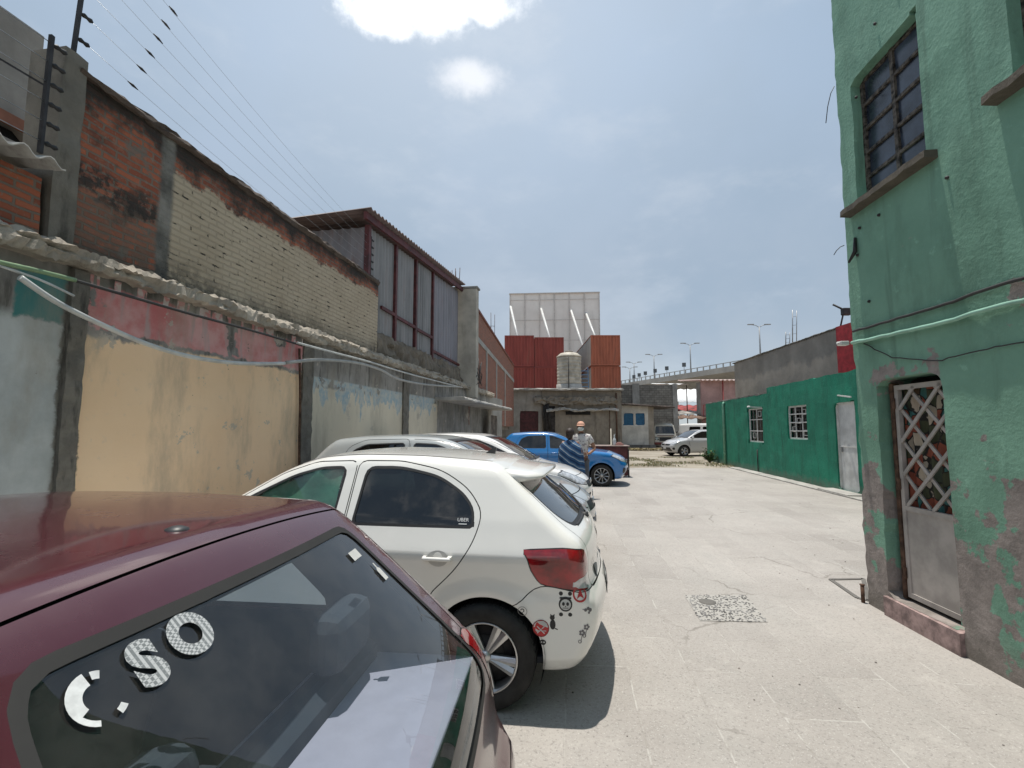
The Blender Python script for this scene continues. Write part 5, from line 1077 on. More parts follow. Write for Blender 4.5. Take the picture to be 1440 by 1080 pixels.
for a_, b_, c_, d_ in wins:
    m = MB(); m.box(a_-.02, b_+.02, .05, .07, c_-.02, d_+.02); wo_ = m.build('window', simple('blue_pane', (.025, .11, .21), .25) if 'blue_pane' not in bpy.data.materials else bpy.data.materials['blue_pane'], ht); m = MB(); m.box(a_-.05, b_+.05, -.02, -.002, c_-.06, c_-.005); m.build('frame', WHITEPAINT, wo_)
m = MB(); m.box(w2+.002, w2+.42, .0, 3, 0, hz_-.02); m.box(-w2, w2, .101, 3, 0, hz_-.06); m.build('side_wall', concrete('beige_board', (.33, .29, .235), .3), ht); m = MB(); m.box(-w2-.1, w2+.5, -.12, .4, 0, .34); m.build('plinth', CONCD, ht)
rough_bar('roof', -w2-.15, w2+1.9, -.5, 3.2, lambda u: hz_+.03-.06*(u+w2), .11, simple('dark_roof_sheet', (.085, .065, .055), .9, var=.4), ht, res=.3, amp=.02, seed=13)
def van(loc, rz, paint, label, bumpercol):
    s_ = dict(VAN); s_['feat'] = [('windscreen', frontv(rpoly([(-.72, 1.18, .1), (.72, 1.18, .1), (.64, 1.74, .1), (-.64, 1.74, .1)]), 2.4), G_MID, .03, -.004, False),
        ('window', side(rpoly([(1.55, 1.2), (1.5, 1.72), (2.35, 1.72), (2.6, 1.2)], .05)), G_DARK, .02, -.004, True), ('window', side(rpoly([(.2, 1.2), (.2, 1.72), (1.3, 1.72), (1.3, 1.2)], .05)), G_DARK, .02, -.004, True),
        ('headlight', frontv(rpoly([(.52, .72), (.74, .72), (.74, .92), (.52, .92)], .05), 2.4), CLEARLAMP, .02, .002, False), ('headlight', frontv(rpoly([(-.74, .72), (-.52, .72), (-.52, .92), (-.74, .92)], .05), 2.4), CLEARLAMP, .02, .002, False),
        ('grille', frontv(rpoly([(-.45, .62), (.45, .62), (.45, .92), (-.45, .92)], .04), 2.4), CHARC, 0, -.01, False)]
    s_['panel'] = [('door', side(rpoly([(1.45, .4), (1.42, 1.78), (2.4, 1.78), (2.7, 1.15), (2.7, .9), (2.3, .4)], .05))) ]
    r, hh, ob_, _ = make_car(s_, loc, rz, paint, label, None, 'van'); m = MB(); m.rbox(3.06, 3.24, -.84, .84, .36, .54, .04); m.build('front_bumper', bumpercol, r); mirrors(r, hh, 2.55, 1.25, BLACK, out=.14); add_interior(r, s_, 2.3, 1.6, .4, .8, 1.15)
    m = MB(); m.box(3.13, 3.142, -.62, .62, 1.0, 1.05); m.build('trim_strip', RED, r); return r
van((11.75, 40.2, 0), R(-94), P_CREAM, 'old cream van with its nose to the camera beside the white hut', simple('rust_red_bumper', (.16, .04, .03), .7))
van((15.4, 41.8, 0), R(-58), P_PALE, 'white van parked behind the silver car at the far right', CHARC)
P_SIL2 = carpaint('bright_silver_paint', (.52, .53, .54), .3, .1)
fs_ = at(936, 630, 28.4)
hatch(dict(HATCH, res=.045), nose((fs_.x, 28.6), R(190)), P_SIL2, 'silver car emerging from behind the low green building', G_DARK, rz=R(190), group=None)
# market roofs
def roof_sheet(name, p, w, d, mat, label, slope=R(12), rz=0, posts=True, cat='canopy'):
    r = empty(name, p, rz, label, cat); s_ = corrugated('roof_sheet', w, d, .9, .06, mat, r, .03); s_.rotation_euler = (slope, 0, 0); s_.location = (-w/2, -d/2, -math.sin(slope)*d/2)
    for x, y in ((-w/2+.15, -d/2+.15), (w/2-.15, -d/2+.15), (-w/2+.15, d/2-.15), (w/2-.15, d/2-.15)):
        m = MB(); zt = y*math.tan(slope)-.1; m.tube([(x, y, zt), (x, y, -p[2])], .05, 6); m.build('post', RUST, r)
    return r
REDS = simple('red_tarp', (.28, .04, .035), .8, var=.4, scale=1.5); WHT = simple('white_tarp', (.80, .80, .79), .7, var=.06, scale=.6); GRYS = simple('grey_sheet', (.32, .30, .27), .8, var=.35, scale=1.2)
def rs(px, py, Y): p = at(px, py, Y); return (p.x, p.y, p.z)
roof_sheet('canopy', rs(967, 556, 62), 5.4, 7, WHT, 'bright white market canopy under the viaduct', R(17)); roof_sheet('canopy', rs(968, 574, 52), 6.5, 5, REDS, 'red market canopy below the white one', R(10), R(-8)); roof_sheet('canopy', rs(972, 580, 47), 4.6, 3, GRYS, 'grey sagging sheet roof in front of the red canopy', R(8), R(6)); roof_sheet('canopy', rs(950, 586, 44), 7, 3, simple('brown_sheet', (.19, .12, .085), .9, var=.5), 'brown rusted sheet roof above the two vans', R(7), R(3))
roof_sheet('canopy', rs(941, 540, 50), 2.6, 3, WHT, 'small white roof edge on the block wall', R(5), R(10))
px0, pz = far(986, 536, 45); px1, _ = far(1050, 536, 45); ph = empty('pink_house', ((px0+px1)/2, 45, 0), 0, 'faded pink house with a white sheet roof and red railings', 'house'); w3 = (px1-px0)/2
wall_sheet('wall', -w3, w3, 0, pz, .4, [], .3, concrete('pink_render', (.42, .27, .25), .3, .5, .2), ph, .005); m = MB(); m.box(-w3, w3, .301, 1.3, 0, pz-.05); m.build('rear_walls', CONC, ph)
rf_ = corrugated('roof', 2*w3+.6, 6, .4, .05, simple('pale_pink_roof', (.66, .50, .46), .7), ph, .03); rf_.location = (-w3-.4, -.7, pz+.05); rf_.rotation_euler = (R(5), 0, 0); zr = far(1000, 578, 45)[1]; m = MB()
for k in range(9): x = -w3+2*w3*k/8; m.box(x-.03, x+.03, -.35, -.29, zr-.6, zr+.5)
m.box(-w3, w3, -.36, -.28, zr+.501, zr+.56); m.box(-w3, w3, -.36, -.001, zr-.75, zr-.601); m.build('railing', simple('red_rail', (.32, .05, .045), .6), ph)
for x in (-.2, 1.0): m = MB(); m.tube([(x*w3*.6, -.30, 0), (x*w3*.6, -.30, pz)], .07, 8); m.build('pipe', simple('red_pipe', (.28, .06, .055), .6) if x < 0 else bpy.data.materials['red_pipe'], ph)
# ------------------------------------------------------------ viaduct with lamps and small signs
VO, VD = Vector((33.3, 73.7, 0)), Vector((-10.1, 30.3, 0)).normalized(); vz = 11.0; VN = Vector((-VD.y, VD.x, 0))
vi = empty('viaduct', VO, math.atan2(VD.y, VD.x), 'long elevated concrete road with railings beyond the market', 'viaduct'); VC = concrete('viaduct_concrete', (.36, .345, .32), .25, .15, .2)
m = MB(); m.prism([(-40, 0), (-40, 0)], 0, 1) if False else None
m = MB(); vs = []; sec = [(0, vz-.9), (0, vz), (-.3, vz), (-.3, vz-.8), (-13.7, vz-.8), (-13.7, vz), (-14, vz), (-14, vz-.9), (-11, vz-1.4), (-9, vz-2.8), (-5, vz-2.8), (-3, vz-1.4)]; K = len(sec)
for u in (-45, 200): vs += [(u, y, z) for y, z in sec]
m.add(vs, [(k, (k+1) % K, K+(k+1) % K, K+k) for k in range(K)]); m.build('deck', VC, vi)
for u in (-35, -5, 25, 55, 85, 115, 145): m = MB(); m.rbox(u-1, u+1, -8.5, -5.5, 0, vz-2.81, .2); m.build('pier', VC, vi)
m = MB()
for k in range(110): u = -40+1.5*k; m.box(u-.08, u+.08, -.22, -.08, vz, vz+.55)
m.box(-45, 190, -.2, -.1, vz+.551, vz+.66); m.build('railing', simple('grey_railing', (.33, .33, .32), .6), vi)
def on_deck(px):
    d = ray(px, 530); k = d.x/d.y; t = (VO.x-k*VO.y)/(k*VD.y-VD.x); return VO+VD*t
first = None; LAMPM = simple('lamp_grey', (.30, .31, .32), .5, .4)
names = ['lamp post above the grey building with the antennas', 'lamp post right of the small signs', 'lamp post between the small signs', 'lamp post where the viaduct meets the block wall', 'farthest lamp post, nearest to the orange containers']
for i, px in enumerate((1063, 965, 914, 886, 880)):
    p = on_deck(px)+VN*-1.0; p.z = vz-.8; h = 1.6+(602-(455, 482, 498, 509, 516)[i])*p.y/690-p.z
    r = empty('street_lamp', p, math.atan2(VD.y, VD.x)+(R(70)), 'tall double armed '+names[i], 'street lamp', 'street lamps on the viaduct')
    m = MB(); m.tube([(0, 0, 0), (0, 0, h-.3)], [.14, .08], 8); m.build('pole', LAMPM, r)
    for s_ in (-1, 1):
        m = MB(); m.tube([(0, 0, h-.4), (s_*.5, 0, h-.1), (s_*1.2, 0, h)], .05, 6); m.build('arm', LAMPM, r); m = MB(); m.rbox(s_*1.2-.45, s_*1.2+.45, -.16, .16, h-.04, h+.10, .04); m.build('lamp_head', LAMPM, r)
for i, (px, py) in enumerate(((961.4, 513), (937, 518), (920.5, 521.5), (906.7, 525), (898, 527.5), (890.5, 530))):
    p = on_deck(px)+VN*-.15; p.z = vz; h = 1.6+(602-py)*p.y/690-p.z; r = empty('traffic_sign', p, R(-20), 'small dark square sign on the viaduct, '+('first', 'second', 'third', 'fourth', 'fifth', 'sixth')[i]+' from the right', 'sign', 'small signs along the viaduct')
    m = MB(); m.tube([(0, 0, 0), (0, 0, max(h, .8)-.3)], .05, 6); m.build('pole', LAMPM, r); m = MB(); m.rbox(-.32, .32, -.05, .03, max(h, .8)-.32, max(h, .8)+.4, .02); m.build('panel', simple('sign_back', (.10, .11, .12), .6) if i == 0 else bpy.data.materials['sign_back'], r)
# ------------------------------------------------------------ buildings on the right
GRN = greenwall_mat('bright_green_paint', (.008, .215, .130), (.006, .150, .092), False); GRT = greenwall_mat('worn_sea_green_paint', (.205, .385, .285), (.150, .300, .215), True)
g = lambda px, py, off=0: GR.uz(px, py, off)
gb = empty('green_building', GR.w(0, 0, 0), GR.rz, 'low bright green building with two barred windows and a white door', 'building')
def rect(f, px0, px1, py0, py1, pym=None):
    (a, _), (b, _) = f(px0, (py0+py1)/2), f(px1, (py0+py1)/2); m_ = (px0+px1)/2; z1, z0 = f(m_, py0)[1], f(m_, py1)[1]; return min(a, b), max(a, b), z0, z1
W1 = rect(g, 1052, 1072.5, 574, 622); W2 = rect(g, 1107, 1135, 570, 618); D1 = rect(g, 1176, 1205, 565, 689); us = g(1078, 552)[0]; zlo, zhi = g(1040, 560)[1], g(1095, 542)[1]; print('green', W1, W2, D1, us, zlo, zhi)
D1 = (D1[0], D1[1], .05, D1[3])
def rp(r, c=.01): return rpoly([(r[0], r[2], c), (r[1], r[2], c), (r[1], r[3], c), (r[0], r[3], c)])
def topg(u): return zlo+(zhi-zlo)*(1 if u < us else 0)
wall_sheet('wall', -4, us, 0, zhi, .14, [rp(W2), rp(D1)], -.18, GRN, gb, .012, 1.5, tops=.03); wall_sheet('wall', us+.004, 13.4, 0, zlo, .14, [rp(W1)], -.18, GRN, gb, .012, 1.5, tops=.03)
m = MB(); m.box(-4, us, -3.6, -1.0, 0, zhi-.1); m.box(us+.01, 13.38, -3.4, -1.0, 0, zlo-.1); m.box(-4, us, -.99, -.19, zhi-.2, zhi-.1); m.box(us+.01, 13.38, -.99, -.19, zlo-.2, zlo-.1); m.build('rear_walls', simple('dark_room', (.05, .06, .055), .9), gb)
m = MB(); m.box(13.21, 13.4, -3.5, -.181, 0, zlo-.02); m.build('end_wall', GRN, gb)
def grille(r, nv, nh, parent, frame, small=None):
    m = MB(); a, b, c, d = r; 
    for x in (a+.025, b-.025): m.box(x-.025, x+.025, -.09, -.05, c, d)
    for z in (c+.025, d-.025): m.box(a+.05, b-.05, -.09, -.05, z-.025, z+.025)
    fr = m.build('window', frame, parent); p = MB(); p.box(a, b, -.14, -.13, c, d); p.build('pane', glassmat('house_window_glass', (.12, .14, .14)) if 'house_window_glass' not in bpy.data.materials else bpy.data.materials['house_window_glass'], fr); k = MB()
    for i in range(1, nv): x = a+(b-a)*i/nv; k.box(x-.016, x+.016, -.088, -.062, c+.05, d-.05)
    for i in range(1, nh): z = c+(d-c)*i/nh; k.box(a+.05, b-.05, -.084, -.058, z-.016, z+.016)
    if small:
        for (fx, fz) in small: x = a+(b-a)*fx; z = c+(d-c)*fz; w_, h_ = (b-a)*.10, (d-c)*.08; k.box(x-w_, x+w_, -.082, -.064, z-h_, z-h_+.014); k.box(x-w_, x+w_, -.082, -.064, z+h_-.014, z+h_); k.box(x-w_, x-w_+.014, -.082, -.064, z-h_, z+h_); k.box(x+w_-.014, x+w_, -.082, -.064, z-h_, z+h_)
    k.build('bars', frame, fr); return fr
grille(W1, 2, 3, gb, WHITEPAINT, [(.3, .83), (.7, .2)]); grille(W2, 3, 4, gb, WHITEPAINT, [(.25, .8), (.75, .3), (.5, .55), (.2, .2)])
m = MB(); a, b, c, d = D1; m.box(a+.04, b-.04, -.12, -.08, c, d-.04); dr = m.build('door', simple('white_sheet_door', (.56, .57, .56), .5, var=.15, scale=3), gb); m = MB(); m.box(a, a+.04, -.14, -.04, c, d); m.box(b-.04, b, -.14, -.04, c, d); m.box(a+.04, b-.04, -.14, -.04, d-.04, d); m.box(a+.10, b-.10, -.078, -.07, (c+d)/2-.02, (c+d)/2+.02); m.build('door_frame', WHITEPAINT, dr); m = MB(); m.rbox(b-.16, b-.10, -.075, -.03, 1.0, 1.14, .01); m.build('handle', STEEL, dr)
m = MB(); m.rbox(a-.25, b+.25, .0, .4, 0, .07, .02); m.build('door_step', CONCL, gb)
rough_bar('foot_strip', -3.5, g(1040, 660)[0], .0, .42, lambda u: -.02, .055, CONCL, gb, amp=.01, seed=21).scale = (1, 1, 1)
up = g(1020, 600)[0]; m = MB(); m.tube([(up, .06, .0), (up, .06, zlo-.15), (up, .02, zlo-.05)], .05, 10)
for z in (.5, 1.5, 2.4): m.lathe([(.06, z), (.06, z+.05)], 10, 'z', (up, .06, 0))
m.build('drain_pipe', simple('pale_green_pipe', (.16, .36, .26), .6), gb)
m = MB(); p0, p1 = g(1066, 632), g(1066, 660); m.tube([(p0[0], .03, 0), (p0[0], .03, p0[1])], .018, 8); m.build('conduit', IRON, gb)
m = MB(); p0 = g(1071, 573); m.bar((p0[0], 0, p0[1]), (p0[0]-.1, .45, p0[1]+.02), .04); m.lathe([(.05, 0), (.05, .05), (0, .06)], 10, 'z', (p0[0]-.1, .47, p0[1])); m.build('wall_lamp', WHITEPAINT, gb)
m = MB(); p0 = g(1178, 556); m.bar((p0[0], .0, p0[1]), (p0[0]-1.3, .38, p0[1]-.12), .03); m.build('awning_arm', WHITEPAINT, gb)
rough_bar('parapet_edge', us+.02, 13.3, -.12, .03, lambda u: zlo-.03, .05, CONCD, gb, amp=.02, seed=23).location = (0, -.03, .02)
# grey building behind it
gy = empty('grey_building', (12.0, 26.3, 0), R(-90), 'tall windowless grey rendered building behind the low green one', 'building'); gz0, gz1 = at(1036, 511, 26.3).z, at(1183, 462, 17.9).z
GYM = concrete('grey_brown_render', (.30, .265, .225), .15, .5, .3); wall_sheet('wall', 0, 8.4, 0, gz0, .4, [], .3, GYM, gy, .01, 1, topfn=lambda u: gz0+(gz1-gz0)*u/8.4); m = MB(); m.box(0, 8.4, .301, 8, 0, gz0-.05); m.build('rear_walls', GYM, gy)
m = MB(); m.box(8.405, 10.2, -.03, 7, 0, gz1+.05); m.build('red_wall', simple('signal_red_paint', (.36, .022, .028), .7, var=.2), gy); rough_bar('roof_edge', -.1, 8.4, -.06, .4, lambda u: gz0+(gz1-gz0)*u/8.4-.02, .06, CONCD, gy, amp=.02, seed=31)
gx = lambda px, py: (lambda d: CAM+d*(12.2/d.x))(ray(px, py))
p = gx(1104, 490); m = MB(); m.rbox(-.7, .8, -.6, .9, -.35, -.05, .02); m.box(-.95, 1.0, -.75, 1.0, -.049, .04); m.box(-.5, -.42, -.5, -.42, -.5, -.35); tag(m.build('roof_hatch', CONCD, loc=p+Vector((.9, 0, .05))), 'dark slab covered hatch on the roof of the grey building', 'roof hatch')
for i, (px, py0, py1, lb) in enumerate(((1114.5, 436, 484, 'tall thin twin mast antenna on the grey building'), (1105, 467, 488, 'short faint antenna beside the roof hatch'))):
    p, q = gx(px, py1), gx(px, py0); m = MB(); m.tube([p, q], .022, 6); m.tube([p+Vector((.12, -.1, 0)), q+Vector((.12, -.1, -.05))], .018, 6)
    for t in (.3, .55, .8): z = p.lerp(q, t); m.bar(z, z+Vector((.12, -.1, 0)), .015)
    tag(m.build('mast_antenna', STEEL), lb, 'antenna')
p = gx(1187, 460); m = MB(); q = p+Vector((.15, .3, 0)); sa = empty('antenna', q, 0, 'crooked dark aerial on the red end of the grey building', 'antenna'); m.tube([(-.1, 0, 0), (.05, 0, .55), (.2, -.05, .75)], .03, 6); m.build('mast', IRON, sa); m = MB(); m.tube([(-.25, .1, .95), (.45, -.15, .45)], .035, 6); m.rbox(-.02, .3, -.12, .06, .5, .78, .04); m.build('aerial', IRON, sa)
p = gx(1196, 470); m = MB(); m.lathe([(.0, 0), (.32, 0), (.33, .5), (.26, .66), (.1, .74), (0, .75)], 20); tag(m.build('water_tank', simple('cream_tank', (.55, .52, .46), .6), loc=p+Vector((.35, -.1, -.12))), 'small cream tank on the red end wall, beside the aerial', 'water tank')
# tall green house
b_ = lambda px, py, off=0: BG.uz(px, py, off)
tg = empty('green_house', BG.w(0, 0, 0), BG.rz, 'tall worn sea green house with a lattice door at the right', 'house')
def poly(f, pts, r=.01): return rpoly([(*f(*p), r) for p in pts])
wp = [b_(1190, 122), b_(1212, 283), b_(1312, 213), b_(1279, 22)]; wu0, wu1 = min(p[0] for p in wp), max(p[0] for p in wp); wz0 = (wp[1][1]+wp[2][1])/2; wz1 = (wp[0][1]+wp[3][1])/2; print('bigwin', wp, wu0, wu1, wz0, wz1)
wu1 = (wp[0][0]+wp[1][0])/2; wu0 = (wp[2][0]+wp[3][0])/2
s2 = b_(1421, 132); WN = (wu0, wu1, wz0, wz1); WN2 = (s2[0]-2.2, b_(1416, 20)[0], s2[1]+.06, wz1+.02); print(WN2)
dp = [b_(1230, 533), b_(1250, 838), b_(1349, 887), b_(1328, 522)]; du1 = (dp[0][0]+dp[1][0])/2; du0 = (dp[2][0]+dp[3][0])/2; dz1 = (dp[0][1]+dp[3][1])/2; dz0 = (dp[1][1]+dp[2][1])/2; print('door', du0, du1, dz0, dz1)
dzs = max(.12, dz0)
door_hole = rpoly([(du0, dzs, .01), (du1, dzs, .01), (du1, dz1, .14), (du0, dz1, .14)])
def jag(u, z):
    w_ = max(0, 1-abs(u)/.5); return w_*(.035*pn(0, 0, z, 3.2)+.022*pn(0, 3, z, 11)+.012*pn(0, 7, z, 26))*(1.5 if z < 1.6 else .55)+w_*(-.02 if 1.0 < z < 2.2 else 0)
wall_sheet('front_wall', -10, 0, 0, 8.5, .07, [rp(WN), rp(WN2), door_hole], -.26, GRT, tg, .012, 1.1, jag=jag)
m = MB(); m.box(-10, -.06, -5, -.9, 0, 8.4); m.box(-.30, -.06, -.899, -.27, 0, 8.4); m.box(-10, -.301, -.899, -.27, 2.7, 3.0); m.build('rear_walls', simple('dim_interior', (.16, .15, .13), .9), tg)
m = MB(); m.box(du0-1.2, du1+.6, -.90, -.27, 0, dzs-.004); m.build('floor', simple('purple_floor_tile', (.17, .10, .12), .35, var=.3, scale=30), tg); m = MB(); m.box(du0-.02, du1+.02, -.26, .035, 0, dzs-.003); m.build('door_step', simple('pink_step', (.33, .235, .22), .8, var=.3, scale=12, bstr=.4), tg)
def sill(r):
    N = 26; m = MB(); vs = []; a, b = r[0]-.10, r[1]+.12
    for i in range(N+1):
        u = a+(b-a)*i/N; k = .012*pn(u, 0, 0, 9); vs += [(u, -.24, r[2]-.002), (u, .095+k, r[2]-.012+k*.4), (u, .10+k, r[2]-.065+k), (u, .0, r[2]-.075)]
    m.add(vs, [(i*4+k, i*4+(k+1) % 4, i*4+4+(k+1) % 4, i*4+4+k) for i in range(N) for k in range(4)]+[(0, 1, 2, 3), (N*4, N*4+1, N*4+2, N*4+3)]); return m.build('window_sill', concrete('mossy_sill', (.10, .085, .065), .6, 4, .6) if 'mossy_sill' not in bpy.data.materials else bpy.data.materials['mossy_sill'], tg)
OLDF = simple('flaking_window_steel', (.10, .085, .07), .8, .2, var=.8, scale=22); BLUEP = simple('dusky_window_glass', (.040, .052, .075), .22, var=.45, scale=3)  # bluish reflection is put into the window pane colour
for r in (WN, WN2):
    sill(r); a, b, c, d = r; nh = 5; m = MB(); 
    for x in (a+.02, (a+b)/2, b-.02): m.box(x-.02, x+.02, -.12, -.085, c, d)
    for i in range(nh+1): z = c+.02+(d-c-.04)*i/nh; m.box(a+.04, (a+b)/2-.02, -.118, -.087, z-.014, z+.014); m.box((a+b)/2+.02, b-.04, -.118, -.087, z-.014, z+.014)
    wn_ = m.build('window', OLDF, tg); m = MB()
    for j in range(2):
        for i in range(nh): u0_ = a+(b-a)*j/2; zz = c+(d-c)*i/nh; t = random.uniform(-.004, .004); m.add([(u0_+.01, -.108+t, zz), (u0_+(b-a)/2-.01, -.108-t, zz), (u0_+(b-a)/2-.01, -.108+t, zz+(d-c)/nh), (u0_+.01, -.108-t, zz+(d-c)/nh)], [(0, 1, 2, 3)])
    m.build('pane', BLUEP, wn_)
# lattice door leaf
FR = simple('off_white_door_paint', (.38, .35, .325), .55, var=.15, scale=5); dl = MB(); y0, y1 = -.125, -.09; a, b, c, d = du0+.015, du1-.10, dzs+.03, dz1-.06; zm_ = c+(d-c)*.415
for x in (a+.02, b-.02): dl.box(x-.02, x+.02, y0, y1, c, d)
for z in (c+.02, zm_, d-.02): dl.box(a+.04, b-.04, y0, y1, z-.02, z+.02)
door_o = dl.build('door', FR, tg); m = MB(); m.box(a+.04, b-.04, y0+.008, y1-.010, c+.04, zm_-.02); m.build('door_panel', FR, door_o)
m = MB(); lw_, lh_ = (b-a-.08)/2, (d-zm_-.04)/3.6
def clipseg(p, q):
    x0, x1, z0, z1 = a+.04, b-.04, zm_+.02, d-.02; t0, t1 = 0., 1.
    for pp, dd, lo, hi in ((p[0], q[0]-p[0], x0, x1), (p[1], q[1]-p[1], z0, z1)):
        if abs(dd) < 1e-9: continue
        ta, tb = sorted(((lo-pp)/dd, (hi-pp)/dd)); t0, t1 = max(t0, ta), min(t1, tb)
    return None if t0 >= t1 else tuple((p[0]+(q[0]-p[0])*t, p[1]+(q[1]-p[1])*t) for t in (t0, t1))
for k in range(-8, 9):
    for s_ in (1, -1):
        x = a+.04+lw_*k; sg = clipseg((x, zm_), (x+s_*lw_*5, zm_+lh_*5))
        if sg: yy = -.112 if s_ > 0 else -.096; m.bar((sg[0][0], yy, sg[0][1]), (sg[1][0], yy, sg[1][1]), .028, .012, (0, 1, 0))
m.build('lattice', FR, door_o)
nt = newmat('patterned_fabric'); vv = nt.vadd(nt.obj, nt.vscale(nt.noise(nt.obj, 6, 3, .5, True), (.12, .12, .12))); cc = nt.voro(vv, 9, 'F1', 1); r0, r1, r2 = nt.sep(cc)
col = nt.mix(nt.step(r0, .45, .5), (.055, .06, .03), (.26, .07, .04)); col = nt.mix(nt.step(r1, .74, .78), col, (.05, .16, .15)); col = nt.mix(nt.step(r2, .76, .8), col, (.42, .36, .28)); col = nt.mix(nt.step(nt.voro(vv, 9, 'DISTANCE_TO_EDGE', 0), .06, .03), col, (.02, .018, .015)); fin(nt, col, .9)
m = MB(); n = 30; vs = [(a+.03+(b-a-.06)*i/n, -.152+.012*math.sin(i*1.3), z) for z in (zm_, d-.01) for i in range(n+1)]; m.add(vs, [(i, i+1, n+2+i, n+1+i) for i in range(n)], True); m.build('curtain', nt.m, door_o)
m = MB(); m.box(b+.005, b+.045, -.14, -.08, dzs+.01, d+.02); m.build('door_jamb', RUST, tg)
for z in (c+.15, (c+d)/2, d-.2): m = MB(); m.lathe([(.014, z), (.014, z+.09)], 8, 'z', (b+.002, -.08, 0)); m.build('hinge', RUST, door_o)
def bgwire(name, pts, r, mat, off=.03, sub=5):
    Q = [Vector((b_(*p, off)[0], off, b_(*p, off)[1])) for p in pts]; P = []
    for i in range(len(Q)-1):
        for k in range(sub): P.append(Q[i].lerp(Q[i+1], k/sub)+Vector((0, .006*pn(i, k, 0, .7), .01*pn(i*3+k, 1, 0, .6))))
    P.append(Q[-1]); P.append(Vector((-9.6, off, Q[-1].z+.02))); m = MB(); m.tube(P, r, 7); return m.build(name, mat, tg)
bgwire('wall_cable', [(1200, 466), (1250, 452), (1330, 427), (1400, 404), (1450, 388), (1560, 352)], .012, WIREB, .02)
bgwire('conduit', [(1198, 482), (1252, 471), (1330, 452), (1400, 433), (1450, 420), (1560, 390)], .016, simple('green_conduit', (.26, .46, .36), .5), .025)
bgwire('wall_cable', [(1215, 483), (1255, 503), (1320, 507), (1345, 502), (1400, 488), (1450, 478), (1560, 450)], .005, WIREB, .012)
p0 = b_(1205, 352); m = MB(); m.tube([(p0[0], .01, p0[1]+.12), (p0[0]-.02, .03, p0[1]-.02), (p0[0]+.05, .05, p0[1]-.10)], [.012, .02, .01], 6); m.build('iron_hook', IRON, tg)
for pts in ([(1168, 105), (1161, 115), (1160, 135), (1162, 160)], [(1192, 345), (1180, 347), (1168, 352), (1170, 358)]):
    Q = [Vector((b_(1168 if i == 0 else px, py)[0]*0+.0+.004*(i), .02+.035*i*(1 if i < 3 else .9), b_(1190, py)[1])) for i, (px, py) in enumerate(pts)]; m = MB(); m.tube(Q, .004, 5); m.build('loose_wire', WIREB, tg)
p0 = b_(1198, 482); m = MB(); m.rbox(p0[0]+.0, p0[0]+.07, .02, .10, p0[1]-.02, p0[1]+.02, .008); m.lathe([(.018, .10), (.017, .115), (0, .115)], 12, 'y', (p0[0]+.035, 0, p0[1])); m.build('camera_housing', WHITEPAINT, tg)
m = MB()
for i in range(16): u, z = -RNG.uniform(.1, 3), RNG.uniform(2.7, 5.5); m.lathe([(0, .02), (.012, .015), (.014, .0)], 7, 'y', (u, 0.004, z))
m.build('nail', IRON, tg)
# ------------------------------------------------------------ people
def skin_mesh(name, V, E, Rr, mat, parent, sub=2):
    me = bpy.data.meshes.new(name); me.from_pydata([tuple(v) for v in V], E, []); o = bpy.data.objects.new(name, me); COL.objects.link(o)
    md = o.modifiers.new('s', 'SKIN'); md.use_smooth_shade = True
    for i, d in enumerate(me.skin_vertices[0].data): d.radius = Rr[i] if isinstance(Rr[i], tuple) else (Rr[i], Rr[i]); d.use_root = (i == 0)
    sb = o.modifiers.new('b', 'SUBSURF'); sb.levels = sub; sb.render_levels = sub; bpy.context.view_layer.update()
    m2 = bpy.data.meshes.new_from_object(o.evaluated_get(bpy.context.evaluated_depsgraph_get())); bpy.data.objects.remove(o); m2.materials.clear()
    for p in m2.polygons: p.use_smooth = True
    m2.name = name; return link(name, m2, mat, parent)
SKIN = simple('brown_skin', (.28, .145, .09), .55, var=.12, scale=20); HAIR = simple('dark_brown_hair', (.030, .016, .011), .6, var=.4, scale=40)
def chain(V, E, Rr, start, pts):
    i = start
    for p, r in pts: V.append(Vector(p)); Rr.append(r); E.append((i, len(V)-1)); i = len(V)-1
    return i
def hand(V, E, Rr, w, d, side):  # five fingers from the wrist vertex w, along d, thumb towards side
    d = Vector(d).normalized(); side = Vector(side).normalized(); n = d.cross(side); p0 = V[w]; palm = chain(V, E, Rr, w, [(p0+d*.045, (.028, .018)), (p0+d*.085, (.034, .014))])
    for k, L_ in enumerate((.072, .082, .076, .060)):
        b = p0+d*.09+side*(.030-.020*k); chain(V, E, Rr, palm, [(b+d*.012, .0095), (b+d*L_*.55+n*.012, .009), (b+d*L_*.85+n*.036, .0075)])
    chain(V, E, Rr, palm-1, [(p0+d*.05+side*.036, .011), (p0+d*.085+side*.052+n*.012, .009)])
